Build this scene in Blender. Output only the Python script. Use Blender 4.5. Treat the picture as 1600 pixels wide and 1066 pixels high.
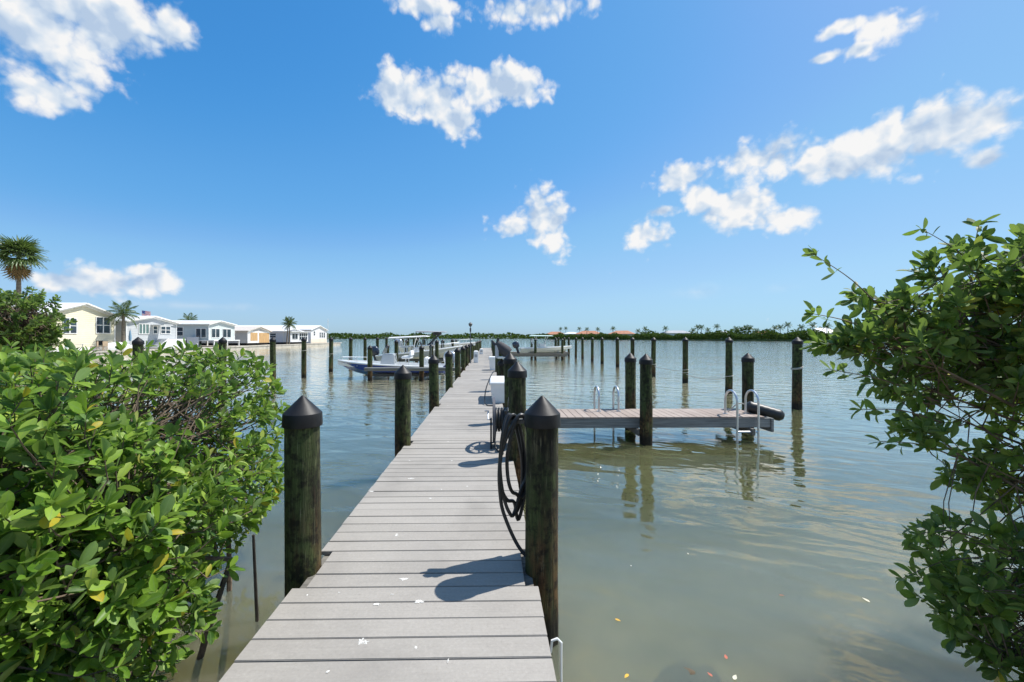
import bpy, bmesh, math, random
import numpy as np
from mathutils import Vector, Matrix, noise as mnoise

sc = bpy.context.scene
for o in list(bpy.data.objects): bpy.data.objects.remove(o)
COL = sc.collection
R = math.radians

# ------------------------------------------------------------------ camera
FPX, CX, HY, YAW, ZC, DECK = 660.0, 776.5, 527.0, R(1.0), 1.97, 0.47
cam_d = bpy.data.cameras.new('camera'); cam = bpy.data.objects.new('camera', cam_d); COL.objects.link(cam)
cam.location = (0, 0, ZC); cam.rotation_euler = (R(90), 0, -YAW)
cam_d.sensor_width = 36; cam_d.lens = FPX / 1600 * 36
cam_d.shift_x = (800 - CX) / 1600; cam_d.shift_y = -(533 - HY) / 1600
cam_d.clip_start = 0.05; cam_d.clip_end = 20000
sc.camera = cam
SY, CY = math.sin(YAW), math.cos(YAW)
def at(px, py, D):                      # point seen at a photo pixel, at depth D
    u = (px - CX) / FPX; v = (HY - py) / FPX
    return Vector((D * (SY + u * CY), D * (CY - u * SY), ZC + v * D))

# ------------------------------------------------------------------ light, sky, exposure
SUN = Vector((0.57, 0.25, 1.03)).normalized()          # towards the sun
sun_d = bpy.data.lights.new('sun', 'SUN'); sun_d.energy = 5.0; sun_d.angle = R(0.5); sun_d.color = (1.0, 0.96, 0.90)
sun = bpy.data.objects.new('sun', sun_d); COL.objects.link(sun)
sun.rotation_euler = SUN.to_track_quat('Z', 'Y').to_euler(); sun.location = (20, 5, 40)
sc.view_settings.view_transform = 'Standard'; sc.view_settings.look = 'None'
sc.view_settings.exposure = 0.45; sc.view_settings.gamma = 1.0; sc.view_settings.use_curve_mapping = False

def azel(px, py):
    u = (px - CX) / FPX; v = (HY - py) / FPX
    return math.atan(u) + YAW, math.atan(v / math.sqrt(1 + u * u))

CLOUDS = [  # photo-derived directions of each cumulus heap: px, py, rx, ry
 (50,45,140,95),(160,40,100,70),(60,140,70,32),(272,50,30,34),
 (668,10,66,20),(690,38,28,22),(850,16,90,26),
 (622,148,46,44),(682,160,46,40),(708,190,34,30),(775,138,72,34),
 (842,338,44,46),(868,350,24,44),(810,354,40,20),
 (1008,366,36,26),(1035,330,26,10),
 (1390,225,100,56),(1300,245,80,36),(1195,248,80,34),(1065,276,46,22),(1500,198,95,32),
 (1090,305,24,26),(1150,322,62,32),(1230,338,58,24),
 (1385,40,48,30),(1318,42,40,13),(1345,76,26,12),(1290,90,26,9),(1540,250,38,18),
 (165,442,68,24),(90,440,56,15),(238,438,44,22)]
WISPS = [(1085,457,90,17),(1230,448,50,14),(300,478,120,8)]

w = bpy.data.worlds.new('World'); sc.world = w; w.use_nodes = True
nt = w.node_tree; nt.nodes.clear()
def N(t, kind, **kw):
    n = t.nodes.new(kind)
    for k, v in kw.items(): setattr(n, k, v)
    return n
def math_(t, op, a, b=None, c=None, clamp=False):
    n = N(t, 'ShaderNodeMath', operation=op, use_clamp=clamp)
    for i, x in enumerate((a, b, c)):
        if x is None: continue
        if isinstance(x, (int, float)): n.inputs[i].default_value = x
        else: t.links.new(x, n.inputs[i])
    return n.outputs[0]
def vmath(t, op, a, b=None, c=None):
    n = N(t, 'ShaderNodeVectorMath', operation=op)
    for i, x in enumerate((a, b, c)):
        if x is None: continue
        if isinstance(x, (tuple, list)): n.inputs[i].default_value = x
        else: t.links.new(x, n.inputs[i])
    return n.outputs['Value'] if op in ('LENGTH', 'DOT_PRODUCT') else n.outputs['Vector']
def ramp(t, fac, stops, interp='LINEAR'):
    n = N(t, 'ShaderNodeValToRGB'); n.color_ramp.interpolation = interp
    els = n.color_ramp.elements
    while len(els) < len(stops): els.new(0.5)
    for e, (p, c) in zip(els, stops):
        e.position = p; e.color = c if len(c) == 4 else (*c, 1)
    t.links.new(fac, n.inputs[0]); return n.outputs[0]
def maprange(t, x, a, b, c=0.0, d=1.0, smooth=False):
    n = N(t, 'ShaderNodeMapRange'); n.interpolation_type = 'SMOOTHSTEP' if smooth else 'LINEAR'
    t.links.new(x, n.inputs[0])
    for i, v in enumerate((a, b, c, d)): n.inputs[i + 1].default_value = v
    return n.outputs[0]
def mixc(t, fac, a, b, blend='MIX'):
    n = N(t, 'ShaderNodeMix', data_type='RGBA', blend_type=blend)
    for s, x in ((n.inputs[0], fac), (n.inputs[6], a), (n.inputs[7], b)):
        if isinstance(x, (int, float)): s.default_value = x
        elif isinstance(x, tuple): s.default_value = x if len(x) == 4 else (*x, 1)
        else: t.links.new(x, s)
    return n.outputs[2]
def noise_tex(t, vec, scale, detail=4, rough=0.5, dist=0.0, dim='3D'):
    n = N(t, 'ShaderNodeTexNoise', noise_dimensions=dim)
    n.inputs['Scale'].default_value = scale; n.inputs['Detail'].default_value = detail
    n.inputs['Roughness'].default_value = rough; n.inputs['Distortion'].default_value = dist
    if vec is not None: t.links.new(vec, n.inputs['Vector'])
    return n.outputs['Fac']

# cloud density as a node group of the direction (azimuth, elevation)
cg = bpy.data.node_groups.new('cloud_density', 'ShaderNodeTree')
cg.interface.new_socket('AE', in_out='INPUT', socket_type='NodeSocketVector')
cg.interface.new_socket('Density', in_out='OUTPUT', socket_type='NodeSocketFloat')
gi = N(cg, 'NodeGroupInput'); go = N(cg, 'NodeGroupOutput')
ae = gi.outputs[0]
def field(lst):
    cur = None
    for (px, py, rx, ry) in lst:
        a, e = azel(px, py); a2, _ = azel(px + rx, py); a1, _ = azel(px - rx, py); _, e2 = azel(px, py - ry)
        ra, re = (a2 - a1) / 2, abs(e2 - e)
        v = vmath(cg, 'MULTIPLY_ADD', ae, (1 / ra, 1 / re, 0), (-a / ra, -e / re, 0))
        l = vmath(cg, 'LENGTH', v)
        cur = l if cur is None else math_(cg, 'SMOOTH_MIN', cur, l, 0.25)
    return math_(cg, 'SUBTRACT', 1.0, cur)
F1 = field(CLOUDS); F2 = field(WISPS)
sep = N(cg, 'ShaderNodeSeparateXYZ'); cg.links.new(ae, sep.inputs[0])
st = vmath(cg, 'MULTIPLY', ae, (1.0, 1.12, 1.0))
def billow(t, v):                        # cauliflower heaps: warped cell distances at two sizes
    wv = N(t, 'ShaderNodeTexNoise', noise_dimensions='2D'); wv.inputs['Scale'].default_value = 24; wv.inputs['Detail'].default_value = 3
    t.links.new(v, wv.inputs['Vector'])
    v2 = vmath(t, 'MULTIPLY_ADD', wv.outputs['Color'], (0.035, 0.035, 0), v)
    out = None
    for sc_, amp in ((20.0, 0.85), (52.0, 0.42)):
        vo = N(t, 'ShaderNodeTexVoronoi', voronoi_dimensions='2D', feature='F1'); vo.inputs['Scale'].default_value = sc_; t.links.new(v2, vo.inputs['Vector'])
        x_ = math_(t, 'MULTIPLY', math_(t, 'SUBTRACT', 0.45, vo.outputs['Distance']), amp)
        out = x_ if out is None else math_(t, 'ADD', out, x_)
    return out
n1 = noise_tex(cg, st, 9.0, 3, 0.5, 0.0, '2D')
n2 = noise_tex(cg, vmath(cg, 'ADD', st, (3.1, 1.7, 0)), 60.0, 4, 0.6, 0.0, '2D')
nn = math_(cg, 'ADD', math_(cg, 'MULTIPLY', math_(cg, 'SUBTRACT', n1, 0.5), 1.7), math_(cg, 'MULTIPLY', math_(cg, 'SUBTRACT', n2, 0.5), 0.55))
nn = math_(cg, 'ADD', math_(cg, 'ADD', nn, 0.24), billow(cg, st))
f1 = math_(cg, 'MAXIMUM', F1, -0.9)
d1 = math_(cg, 'ADD', math_(cg, 'MULTIPLY', f1, 1.15), nn)
# the same kind of fair-weather heaps over the rest of the sky, outside the view
big = noise_tex(cg, st, 2.6, 1, 0.5, 0.0, '2D')
d3 = math_(cg, 'ADD', math_(cg, 'MULTIPLY', math_(cg, 'SUBTRACT', big, 0.60), 7.0), nn)
inaz = maprange(cg, math_(cg, 'ABSOLUTE', math_(cg, 'SUBTRACT', sep.outputs[0], 0.03)), 0.92, 1.05, 1, 0)
inel = maprange(cg, sep.outputs[1], 0.66, 0.8, 1, 0)
view = math_(cg, 'MULTIPLY', inaz, inel)
d3 = math_(cg, 'SUBTRACT', d3, math_(cg, 'MULTIPLY', view, 9.0))
d = math_(cg, 'MAXIMUM', d1, d3)
wis = maprange(cg, math_(cg, 'ADD', F2, math_(cg, 'MULTIPLY', math_(cg, 'SUBTRACT', n1, 0.5), 2.2)), 0.0, 1.3, 0, 0.26)
d = math_(cg, 'MAXIMUM', d, wis)
d = math_(cg, 'MULTIPLY', d, maprange(cg, sep.outputs[1], 0.0, 0.03, 0, 1))
cg.links.new(d, go.inputs[0])

tc = N(nt, 'ShaderNodeTexCoord')
sx = N(nt, 'ShaderNodeSeparateXYZ'); nt.links.new(tc.outputs['Generated'], sx.inputs[0])
az = math_(nt, 'ARCTAN2', sx.outputs[0], sx.outputs[1]); el = math_(nt, 'ARCSINE', sx.outputs[2])
cmb = N(nt, 'ShaderNodeCombineXYZ'); nt.links.new(az, cmb.inputs[0]); nt.links.new(el, cmb.inputs[1])
def cloud(vec):
    g = N(nt, 'ShaderNodeGroup'); g.node_tree = cg; nt.links.new(vec, g.inputs[0]); return g.outputs[0]
dA = cloud(cmb.outputs[0])
alpha = maprange(nt, dA, 0.0, 0.85, 0, 1, True)
def relief(v):                           # billows: height of the heap, compared with the height a little nearer the sun
    st_ = vmath(nt, 'MULTIPLY', v, (1.0, 1.12, 1.0))
    return math_(nt, 'ADD', math_(nt, 'MULTIPLY', noise_tex(nt, st_, 9.0, 3, 0.5, 0.0, '2D'), 2.4), math_(nt, 'MULTIPLY', billow(nt, st_), 0.9))
off = vmath(nt, 'ADD', cmb.outputs[0], (0.012, 0.024, 0))
lit = math_(nt, 'MULTIPLY_ADD', math_(nt, 'SUBTRACT', relief(cmb.outputs[0]), relief(off)), 1.0, 0.53)
lit = math_(nt, 'SUBTRACT', lit, maprange(nt, dA, 0.7, 1.8, 0.0, 0.28), clamp=True)
ccol = ramp(nt, lit, [(0.0, (0.50, 0.64, 0.84)), (0.4, (0.72, 0.82, 0.94)), (0.8, (1.0, 1.0, 1.0))])
sky = N(nt, 'ShaderNodeTexSky', sky_type='NISHITA'); sky.sun_disc = False
sky.sun_elevation = math.asin(SUN.z); sky.sun_rotation = math.atan2(SUN.x, SUN.y)
sky.air_density = 1.0; sky.dust_density = 0.6; sky.ozone_density = 1.6; sky.altitude = 0
# photographic tone of the clear sky (deep azure overhead, pale blue at the horizon)
cv_ = N(nt, 'ShaderNodeRGBCurve'); mp = cv_.mapping; mp.extend = 'HORIZONTAL'
for ci, pts in enumerate(([(0, 0), (.124, .045), (.166, .080), (.205, .108), (.241, .150), (.27, .180), (.478, .290), (.55, .305), (1, .35)],
                          [(0, 0), (.199, .207), (.265, .272), (.33, .318), (.37, .352), (.40, .385), (.58, .467), (.64, .495), (1, .54)],
                          [(0, 0), (.35, .503), (.436, .573), (.495, .605), (.55, .638), (.635, .663), (.756, .700), (1, .73)])):
    cu = mp.curves[ci]
    while len(cu.points) < len(pts): cu.points.new(.5, .5)
    for p_, (x_, y_) in zip(cu.points, pts): p_.location = (x_, y_)
mp.update()
nt.links.new(vmath(nt, 'MULTIPLY', sky.outputs[0], (0.1, 0.1, 0.1)), cv_.inputs['Color'])
SKY_STR = 0.125
bg = N(nt, 'ShaderNodeBackground'); bg.inputs['Strength'].default_value = SKY_STR
cs = vmath(nt, 'MULTIPLY', ccol, (0.68 / SKY_STR,) * 3)
mx = mixc(nt, alpha, vmath(nt, 'MULTIPLY', cv_.outputs[0], (1 / SKY_STR,) * 3), cs)
nt.links.new(mx, bg.inputs['Color'])
wo = N(nt, 'ShaderNodeOutputWorld'); nt.links.new(bg.outputs[0], wo.inputs[0])

# ------------------------------------------------------------------ mesh helpers
def tag(o, label=None, cat=None, group=None, kind=None):
    if label: o['label'] = label
    if cat: o['category'] = cat
    if group: o['group'] = group
    if kind: o['kind'] = kind
    return o
def empty(name, loc=(0, 0, 0), rz=0.0, label=None, cat=None, group=None):
    o = bpy.data.objects.new(name, None); COL.objects.link(o); o.location = loc; o.rotation_euler = (0, 0, rz)
    o.empty_display_size = 0.2
    return tag(o, label, cat, group)
def link(name, me, parent=None, loc=None):
    o = bpy.data.objects.new(name, me); COL.objects.link(o)
    if parent: o.parent = parent
    if loc is not None: o.location = loc
    return o
def frame_of(d):
    d = d.normalized(); a = Vector((0, 0, 1)) if abs(d.z) < 0.9 else Vector((1, 0, 0))
    s = d.cross(a).normalized(); return s, d.cross(s).normalized()
class MB:
    def __init__(s): s.v = []; s.f = []
    def box(s, c, d, rot=None, taper=1.0):
        b = len(s.v)
        for z in (-1, 1):
            k = taper if z > 0 else 1.0
            for x, y in ((-1, -1), (1, -1), (1, 1), (-1, 1)):
                p = Vector((x * d[0] / 2 * k, y * d[1] / 2 * k, z * d[2] / 2))
                if rot is not None: p = rot @ p
                s.v.append(p + Vector(c))
        s.f += [tuple(b + i for i in q) for q in ((3, 2, 1, 0), (4, 5, 6, 7), (0, 1, 5, 4), (1, 2, 6, 5), (2, 3, 7, 6), (3, 0, 4, 7))]
        return s
    def span(s, x0, x1, y0, y1, z0, z1): return s.box(((x0 + x1) / 2, (y0 + y1) / 2, (z0 + z1) / 2), (abs(x1 - x0), abs(y1 - y0), abs(z1 - z0)))
    def loft(s, rings, closed=True, caps=True):
        b = len(s.v); n = len(rings[0])
        for r in rings: s.v += [Vector(p) for p in r]
        for i in range(len(rings) - 1):
            for j in range(n if closed else n - 1):
                k = (j + 1) % n
                s.f.append((b + i * n + j, b + i * n + k, b + (i + 1) * n + k, b + (i + 1) * n + j))
        if caps and closed:
            s.f.append(tuple(b + j for j in reversed(range(n)))); s.f.append(tuple(b + (len(rings) - 1) * n + j for j in range(n)))
        return s
    def tube(s, pts, r, n=8, caps=True):
        pts = [Vector(p) for p in pts]; rs = r if isinstance(r, (list, tuple)) else [r] * len(pts)
        side = None; rings = []
        for i, p in enumerate(pts):
            d = (pts[min(i + 1, len(pts) - 1)] - pts[max(i - 1, 0)])
            if d.length < 1e-9: d = Vector((0, 0, 1))
            d.normalize()
            if side is None: side, _ = frame_of(d)
            side = (side - d * side.dot(d)); 
            if side.length < 1e-6: side, _ = frame_of(d)
            side.normalize(); up = d.cross(side)
            rings.append([p + (side * math.cos(2 * math.pi * k / n) + up * math.sin(2 * math.pi * k / n)) * rs[i] for k in range(n)])
        return s.loft(rings, True, caps)
    def lathe(s, prof, n=20, c=(0, 0, 0), caps=True):
        return s.loft([[Vector(c) + Vector((r * math.cos(2 * math.pi * k / n), r * math.sin(2 * math.pi * k / n), z)) for k in range(n)] for r, z in prof], True, caps)
    def poly(s, pts):
        b = len(s.v); s.v += [Vector(p) for p in pts]; s.f.append(tuple(range(b, b + len(pts)))); return s
    def prism(s, pts, off):
        off = Vector(off); return s.loft([[Vector(p) for p in pts], [Vector(p) + off for p in pts]])
    def mesh(s, name, mat, smooth=False, bevel=0.0, angle=35):
        me = bpy.data.meshes.new(name); me.from_pydata([tuple(p) for p in s.v], [], s.f)
        bm = bmesh.new(); bm.from_mesh(me)
        bmesh.ops.recalc_face_normals(bm, faces=bm.faces)
        if bevel: bmesh.ops.bevel(bm, geom=[e for e in bm.edges if len(e.link_faces) == 2 and e.calc_face_angle(0) > 0.5], offset=bevel, segments=2, affect='EDGES', clamp_overlap=True)
        bm.to_mesh(me); bm.free()
        if smooth or bevel:
            me.polygons.foreach_set('use_smooth', [True] * len(me.polygons)); me.set_sharp_from_angle(angle=R(angle))
        me.materials.append(mat); return me
    def build(s, name, mat, parent=None, smooth=False, bevel=0.0, loc=None, angle=35):
        return link(name, s.mesh(name, mat, smooth, bevel, angle), parent, loc)
def arc(p0, p1, sag, n=12):
    p0, p1 = Vector(p0), Vector(p1)
    return [p0.lerp(p1, t / n) - Vector((0, 0, sag * 4 * (t / n) * (1 - t / n))) for t in range(n + 1)]
def spline(pts, n=8):
    pts = [Vector(p) for p in pts]; out = []
    for i in range(len(pts) - 1):
        p0 = pts[max(i - 1, 0)]; p1 = pts[i]; p2 = pts[i + 1]; p3 = pts[min(i + 2, len(pts) - 1)]
        for k in range(n):
            t = k / n
            out.append(0.5 * ((2 * p1) + (p2 - p0) * t + (2 * p0 - 5 * p1 + 4 * p2 - p3) * t * t + (3 * p1 - p0 - 3 * p2 + p3) * t ** 3))
    return out + [pts[-1]]
def np_mesh(name, V, Q, mat, smooth=True, rib=None):
    me = bpy.data.meshes.new(name); V = np.asarray(V, np.float32); Q = np.asarray(Q, np.int32); k = Q.shape[1]
    me.vertices.add(len(V)); me.vertices.foreach_set('co', V.ravel())
    me.loops.add(Q.size); me.loops.foreach_set('vertex_index', Q.ravel())
    me.polygons.add(len(Q)); me.polygons.foreach_set('loop_start', np.arange(0, Q.size, k, dtype=np.int32))
    me.polygons.foreach_set('loop_total', np.full(len(Q), k, np.int32))
    if smooth: me.polygons.foreach_set('use_smooth', np.ones(len(Q), bool))
    me.update(calc_edges=True)
    if rib is not None: me.attributes.new('rib', 'FLOAT', 'POINT').data.foreach_set('value', np.asarray(rib, np.float32))
    me.materials.append(mat); return me
ORD = ['first','second','third','fourth','fifth','sixth','seventh','eighth','ninth','tenth','eleventh','twelfth','thirteenth','fourteenth','fifteenth','sixteenth','seventeenth','eighteenth','nineteenth','twentieth','twenty-first','twenty-second','twenty-third','twenty-fourth','twenty-fifth','twenty-sixth']

# ------------------------------------------------------------------ materials
MAT = {}
def base_mat(name):
    m = bpy.data.materials.new(name); m.use_nodes = True; t = m.node_tree
    return m, t, t.nodes['Principled BSDF']
def plain(name, col, rough=0.6, metal=0.0, var=0.12, scale=6.0, bump=0.0, spec=0.5, coat=0.0, stretch=(1, 1, 1)):
    if name in MAT: return MAT[name]
    m, t, b = base_mat(name)
    tcn = N(t, 'ShaderNodeTexCoord'); v = vmath(t, 'MULTIPLY', tcn.outputs['Object'], stretch)
    n = noise_tex(t, v, scale, 6, 0.6)
    lo = tuple(c * (1 - var * 1.6) for c in col); hi = tuple(min(1, c * (1 + var)) for c in col)
    c = ramp(t, n, [(0.28, lo), (0.72, hi)])
    t.links.new(c, b.inputs['Base Color'])
    b.inputs['Roughness'].default_value = rough; b.inputs['Metallic'].default_value = metal
    b.inputs['Specular IOR Level'].default_value = spec; b.inputs['Coat Weight'].default_value = coat
    if bump:
        bn = N(t, 'ShaderNodeBump'); bn.inputs['Strength'].default_value = bump; bn.inputs['Distance'].default_value = 0.01
        t.links.new(n, bn.inputs['Height']); t.links.new(bn.outputs[0], b.inputs['Normal'])
    MAT[name] = m; return m
def siding(name, col, pitch=0.2):
    m, t, b = base_mat(name)
    g = N(t, 'ShaderNodeNewGeometry'); s = N(t, 'ShaderNodeSeparateXYZ'); t.links.new(g.outputs['Position'], s.inputs[0])
    fr = math_(t, 'FRACT', math_(t, 'DIVIDE', s.outputs[2], pitch))
    n = noise_tex(t, g.outputs['Position'], 1.3, 5, 0.6)
    t.links.new(ramp(t, n, [(0.3, tuple(c * 0.88 for c in col)), (0.7, col)]), b.inputs['Base Color'])
    bn = N(t, 'ShaderNodeBump'); bn.inputs['Strength'].default_value = 1.0; bn.inputs['Distance'].default_value = 0.05
    t.links.new(math_(t, 'SUBTRACT', 1.0, fr), bn.inputs['Height']); t.links.new(bn.outputs[0], b.inputs['Normal'])
    b.inputs['Roughness'].default_value = 0.6; return m
def glass(name, col=(0.03, 0.045, 0.06)):
    m, t, b = base_mat(name); b.inputs['Base Color'].default_value = (*col, 1); b.inputs['Roughness'].default_value = 0.06
    b.inputs['Specular IOR Level'].default_value = 0.8; return m
def make_board_mat(name, c0, c1, c2):
    m, t, b = base_mat(name)
    tcn = N(t, 'ShaderNodeTexCoord'); oi = N(t, 'ShaderNodeObjectInfo'); g = N(t, 'ShaderNodeNewGeometry')
    rv = math_(t, 'FRACT', math_(t, 'ADD', oi.outputs['Random'], g.outputs['Random Per Island']))
    P = g.outputs['Position']
    grain = noise_tex(t, vmath(t, 'MULTIPLY', P, (3.0, 90.0, 1.0)), 1.0, 5, 0.6)
    speck = noise_tex(t, P, 60.0, 4, 0.7)
    dirt = noise_tex(t, P, 1.4, 6, 0.65, 0.4)
    c = ramp(t, rv, [(0.0, c0), (0.5, c1), (1.0, c2)])
    c = mixc(t, maprange(t, grain, 0.3, 0.7, 0, 0.30), c, tuple(x * 0.72 for x in c0))
    c = mixc(t, maprange(t, speck, 0.52, 0.75, 0, 0.32), c, tuple(min(1, x * 1.35) for x in c2))
    c = mixc(t, maprange(t, speck, 0.45, 0.28, 0, 0.30), c, tuple(x * 0.55 for x in c0))
    c = mixc(t, maprange(t, dirt, 0.45, 0.72, 0, 0.55), c, tuple(x * 0.66 for x in c0))
    c = mixc(t, maprange(t, dirt, 0.42, 0.25, 0, 0.25), c, tuple(min(1, x * 1.25) for x in c2))
    t.links.new(c, b.inputs['Base Color']); b.inputs['Roughness'].default_value = 0.75; b.inputs['Specular IOR Level'].default_value = 0.3
    bn = N(t, 'ShaderNodeBump'); bn.inputs['Strength'].default_value = 0.35; bn.inputs['Distance'].default_value = 0.003
    t.links.new(math_(t, 'ADD', grain, math_(t, 'MULTIPLY', speck, 0.6)), bn.inputs['Height']); t.links.new(bn.outputs[0], b.inputs['Normal'])
    MAT[name] = m; return m
def make_piling_mat():
    m, t, b = base_mat('piling_wood')
    tcn = N(t, 'ShaderNodeTexCoord'); oi = N(t, 'ShaderNodeObjectInfo'); g = N(t, 'ShaderNodeNewGeometry')
    P = g.outputs['Position']
    v = vmath(t, 'MULTIPLY', P, (1, 1, 0.13))
    streak = noise_tex(t, v, 22, 7, 0.65, 0.3); fine = noise_tex(t, vmath(t, 'MULTIPLY', P, (1, 1, 0.05)), 90, 5, 0.7)
    patch = noise_tex(t, vmath(t, 'MULTIPLY', P, (1, 1, 0.35)), 5.0, 5, 0.6)
    grime = noise_tex(t, P, 14, 6, 0.7)
    s = N(t, 'ShaderNodeSeparateXYZ'); t.links.new(P, s.inputs[0])
    c = ramp(t, streak, [(0.32, (0.006, 0.005, 0.004)), (0.48, (0.014, 0.014, 0.008)), (0.58, (0.048, 0.045, 0.025)), (0.72, (0.11, 0.10, 0.058))])
    c = mixc(t, maprange(t, patch, 0.36, 0.56, 0, 0.85), c, mixc(t, fine, (0.005, 0.011, 0.003), (0.115, 0.155, 0.050)))
    brown = math_(t, 'MULTIPLY', maprange(t, math_(t, 'ADD', s.outputs[2], math_(t, 'MULTIPLY', math_(t, 'SUBTRACT', patch, 0.5), 2.2)), 0.85, 0.05, 0, 1), maprange(t, streak, 0.35, 0.6, 0.0, 0.85))
    c = mixc(t, brown, c, (0.150, 0.066, 0.026))
    wet = maprange(t, math_(t, 'ADD', s.outputs[2], math_(t, 'MULTIPLY', math_(t, 'SUBTRACT', grime, 0.5), 0.25)), 0.26, 0.14, 0, 0.92)
    c = mixc(t, wet, c, (0.012, 0.011, 0.008))
    c = mixc(t, maprange(t, grime, 0.47, 0.60, 0, 0.8), c, (0.008, 0.007, 0.005))
    c = mixc(t, maprange(t, fine, 0.60, 0.72, 0, 0.6), c, (0.27, 0.26, 0.16))
    t.links.new(c, b.inputs['Base Color']); b.inputs['Roughness'].default_value = 0.85; b.inputs['Specular IOR Level'].default_value = 0.25
    bn = N(t, 'ShaderNodeBump'); bn.inputs['Strength'].default_value = 1.0; bn.inputs['Distance'].default_value = 0.02
    t.links.new(math_(t, 'ADD', streak, math_(t, 'MULTIPLY', fine, 0.5)), bn.inputs['Height']); t.links.new(bn.outputs[0], b.inputs['Normal'])
    return m
def make_leaf_mat(name, stops, under, trans=0.3, rough=0.38, spec=0.5):
    m = bpy.data.materials.new(name); m.use_nodes = True; t = m.node_tree; b = t.nodes['Principled BSDF']
    oi = N(t, 'ShaderNodeObjectInfo'); g = N(t, 'ShaderNodeNewGeometry')
    rv = math_(t, 'FRACT', math_(t, 'ADD', oi.outputs['Random'], g.outputs['Random Per Island']))
    c = ramp(t, rv, stops)
    at_ = N(t, 'ShaderNodeAttribute', attribute_name='rib')
    n = noise_tex(t, g.outputs['Position'], 35, 3, 0.6)
    c = mixc(t, maprange(t, at_.outputs['Fac'], 0.0, 0.14, 0.55, 0.0), c, under)
    c = mixc(t, maprange(t, n, 0.5, 0.75, 0, 0.35), c, tuple(x * 1.3 for x in stops[-3][1]))
    c = mixc(t, math_(t, 'MULTIPLY', g.outputs['Backfacing'], 0.55), c, under)
    t.links.new(c, b.inputs['Base Color']); b.inputs['Roughness'].default_value = rough; b.inputs['Specular IOR Level'].default_value = spec
    tr = N(t, 'ShaderNodeBsdfTranslucent')
    t.links.new(mixc(t, 0.5, c, (0.22, 0.36, 0.03)), tr.inputs['Color'])
    mxs = N(t, 'ShaderNodeMixShader'); mxs.inputs[0].default_value = trans
    t.links.new(b.outputs[0], mxs.inputs[1]); t.links.new(tr.outputs[0], mxs.inputs[2])
    t.links.new(mxs.outputs[0], t.nodes['Material Output'].inputs[0]); return m

M_BOARD = make_board_mat('composite_decking', (0.300, 0.279, 0.250), (0.313, 0.291, 0.261), (0.326, 0.304, 0.273))
M_BOARD2 = make_board_mat('finger_decking', (0.285, 0.225, 0.19), (0.325, 0.265, 0.228), (0.365, 0.305, 0.265))
M_PILE = make_piling_mat()
M_CAP = plain('black_cap_plastic', (0.010, 0.010, 0.011), 0.5, var=0.25, scale=14, bump=0.1, spec=0.3)
M_BEAM = plain('weathered_timber', (0.16, 0.15, 0.13), 0.85, var=0.4, scale=5, bump=0.5, stretch=(0.4, 8, 8))
M_BEAM2 = plain('grey_fascia_timber', (0.20, 0.205, 0.20), 0.85, var=0.35, scale=4, bump=0.5, stretch=(0.5, 6, 10))
M_BROWN = plain('brown_post_wood', (0.20, 0.13, 0.075), 0.85, var=0.45, scale=7, bump=0.6, stretch=(6, 6, 0.6))
M_RUBBER = plain('black_rubber', (0.016, 0.017, 0.018), 0.45, var=0.2, scale=20)
M_WHITEP = plain('white_plastic', (0.78, 0.78, 0.76), 0.4, var=0.05, scale=3)
def make_drop():
    m, t, b = base_mat('bird_lime'); g = N(t, 'ShaderNodeNewGeometry')
    n = noise_tex(t, g.outputs['Position'], 55, 5, 0.7); n2 = noise_tex(t, g.outputs['Position'], 14, 3, 0.6)
    b.inputs['Base Color'].default_value = (0.74, 0.73, 0.69, 1); b.inputs['Roughness'].default_value = 0.9
    t.links.new(maprange(t, math_(t, 'ADD', n, math_(t, 'MULTIPLY', n2, 0.6)), 0.58, 0.86, 0.0, 1.0), b.inputs['Alpha']); return m
M_DROP = make_drop()
M_ALU = plain('aluminium', (0.62, 0.64, 0.66), 0.32, metal=0.9, var=0.08, scale=9)
M_ROPE = plain('pale_rope', (0.42, 0.40, 0.35), 0.9, var=0.2, scale=60)
M_GEL = plain('white_gelcoat', (0.74, 0.74, 0.72), 0.25, var=0.04, scale=2, coat=0.3)
M_GREYGEL = plain('grey_gelcoat', (0.40, 0.44, 0.47), 0.28, var=0.06, scale=2, coat=0.3)
M_NAVY = plain('blue_hull_paint', (0.025, 0.05, 0.24), 0.22, var=0.1, scale=2, coat=0.4)
M_MOTOR = plain('dark_cowling', (0.018, 0.025, 0.045), 0.25, var=0.1, scale=3, coat=0.5)
M_SILVER = plain('silver_cowling', (0.42, 0.45, 0.50), 0.28, metal=0.4, var=0.08, scale=3, coat=0.3)
M_TEAL = plain('pale_teal_canvas', (0.55, 0.72, 0.68), 0.7, var=0.05)
M_CANVAS = plain('white_canvas', (0.72, 0.73, 0.72), 0.7, var=0.05)
M_DARKC = plain('dark_canvas', (0.05, 0.05, 0.055), 0.8, var=0.1)
M_CONC = plain('seawall_concrete', (0.42, 0.39, 0.34), 0.9, var=0.22, scale=0.9, bump=0.4)
M_SAND = plain('pale_ground', (0.46, 0.41, 0.33), 0.95, var=0.2, scale=0.5)
M_ROOFW = plain('white_metal_roof', (0.72, 0.72, 0.72), 0.45, var=0.04, scale=1)
M_TRIM = plain('white_trim', (0.66, 0.66, 0.65), 0.5, var=0.04, scale=2)
M_GLASS = glass('window_glass')
M_PLY = plain('bare_plywood', (0.46, 0.29, 0.13), 0.8, var=0.2, scale=1.5, stretch=(1, 3, 0.6))
M_DARK = plain('dark_opening', (0.02, 0.02, 0.02), 0.9, var=0.2)
M_BARK = plain('grey_brown_bark', (0.13, 0.095, 0.065), 0.9, var=0.4, scale=25, bump=0.5)
M_STALK = plain('dark_root_bark', (0.035, 0.028, 0.020), 0.8, var=0.4, scale=25, bump=0.4)
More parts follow.
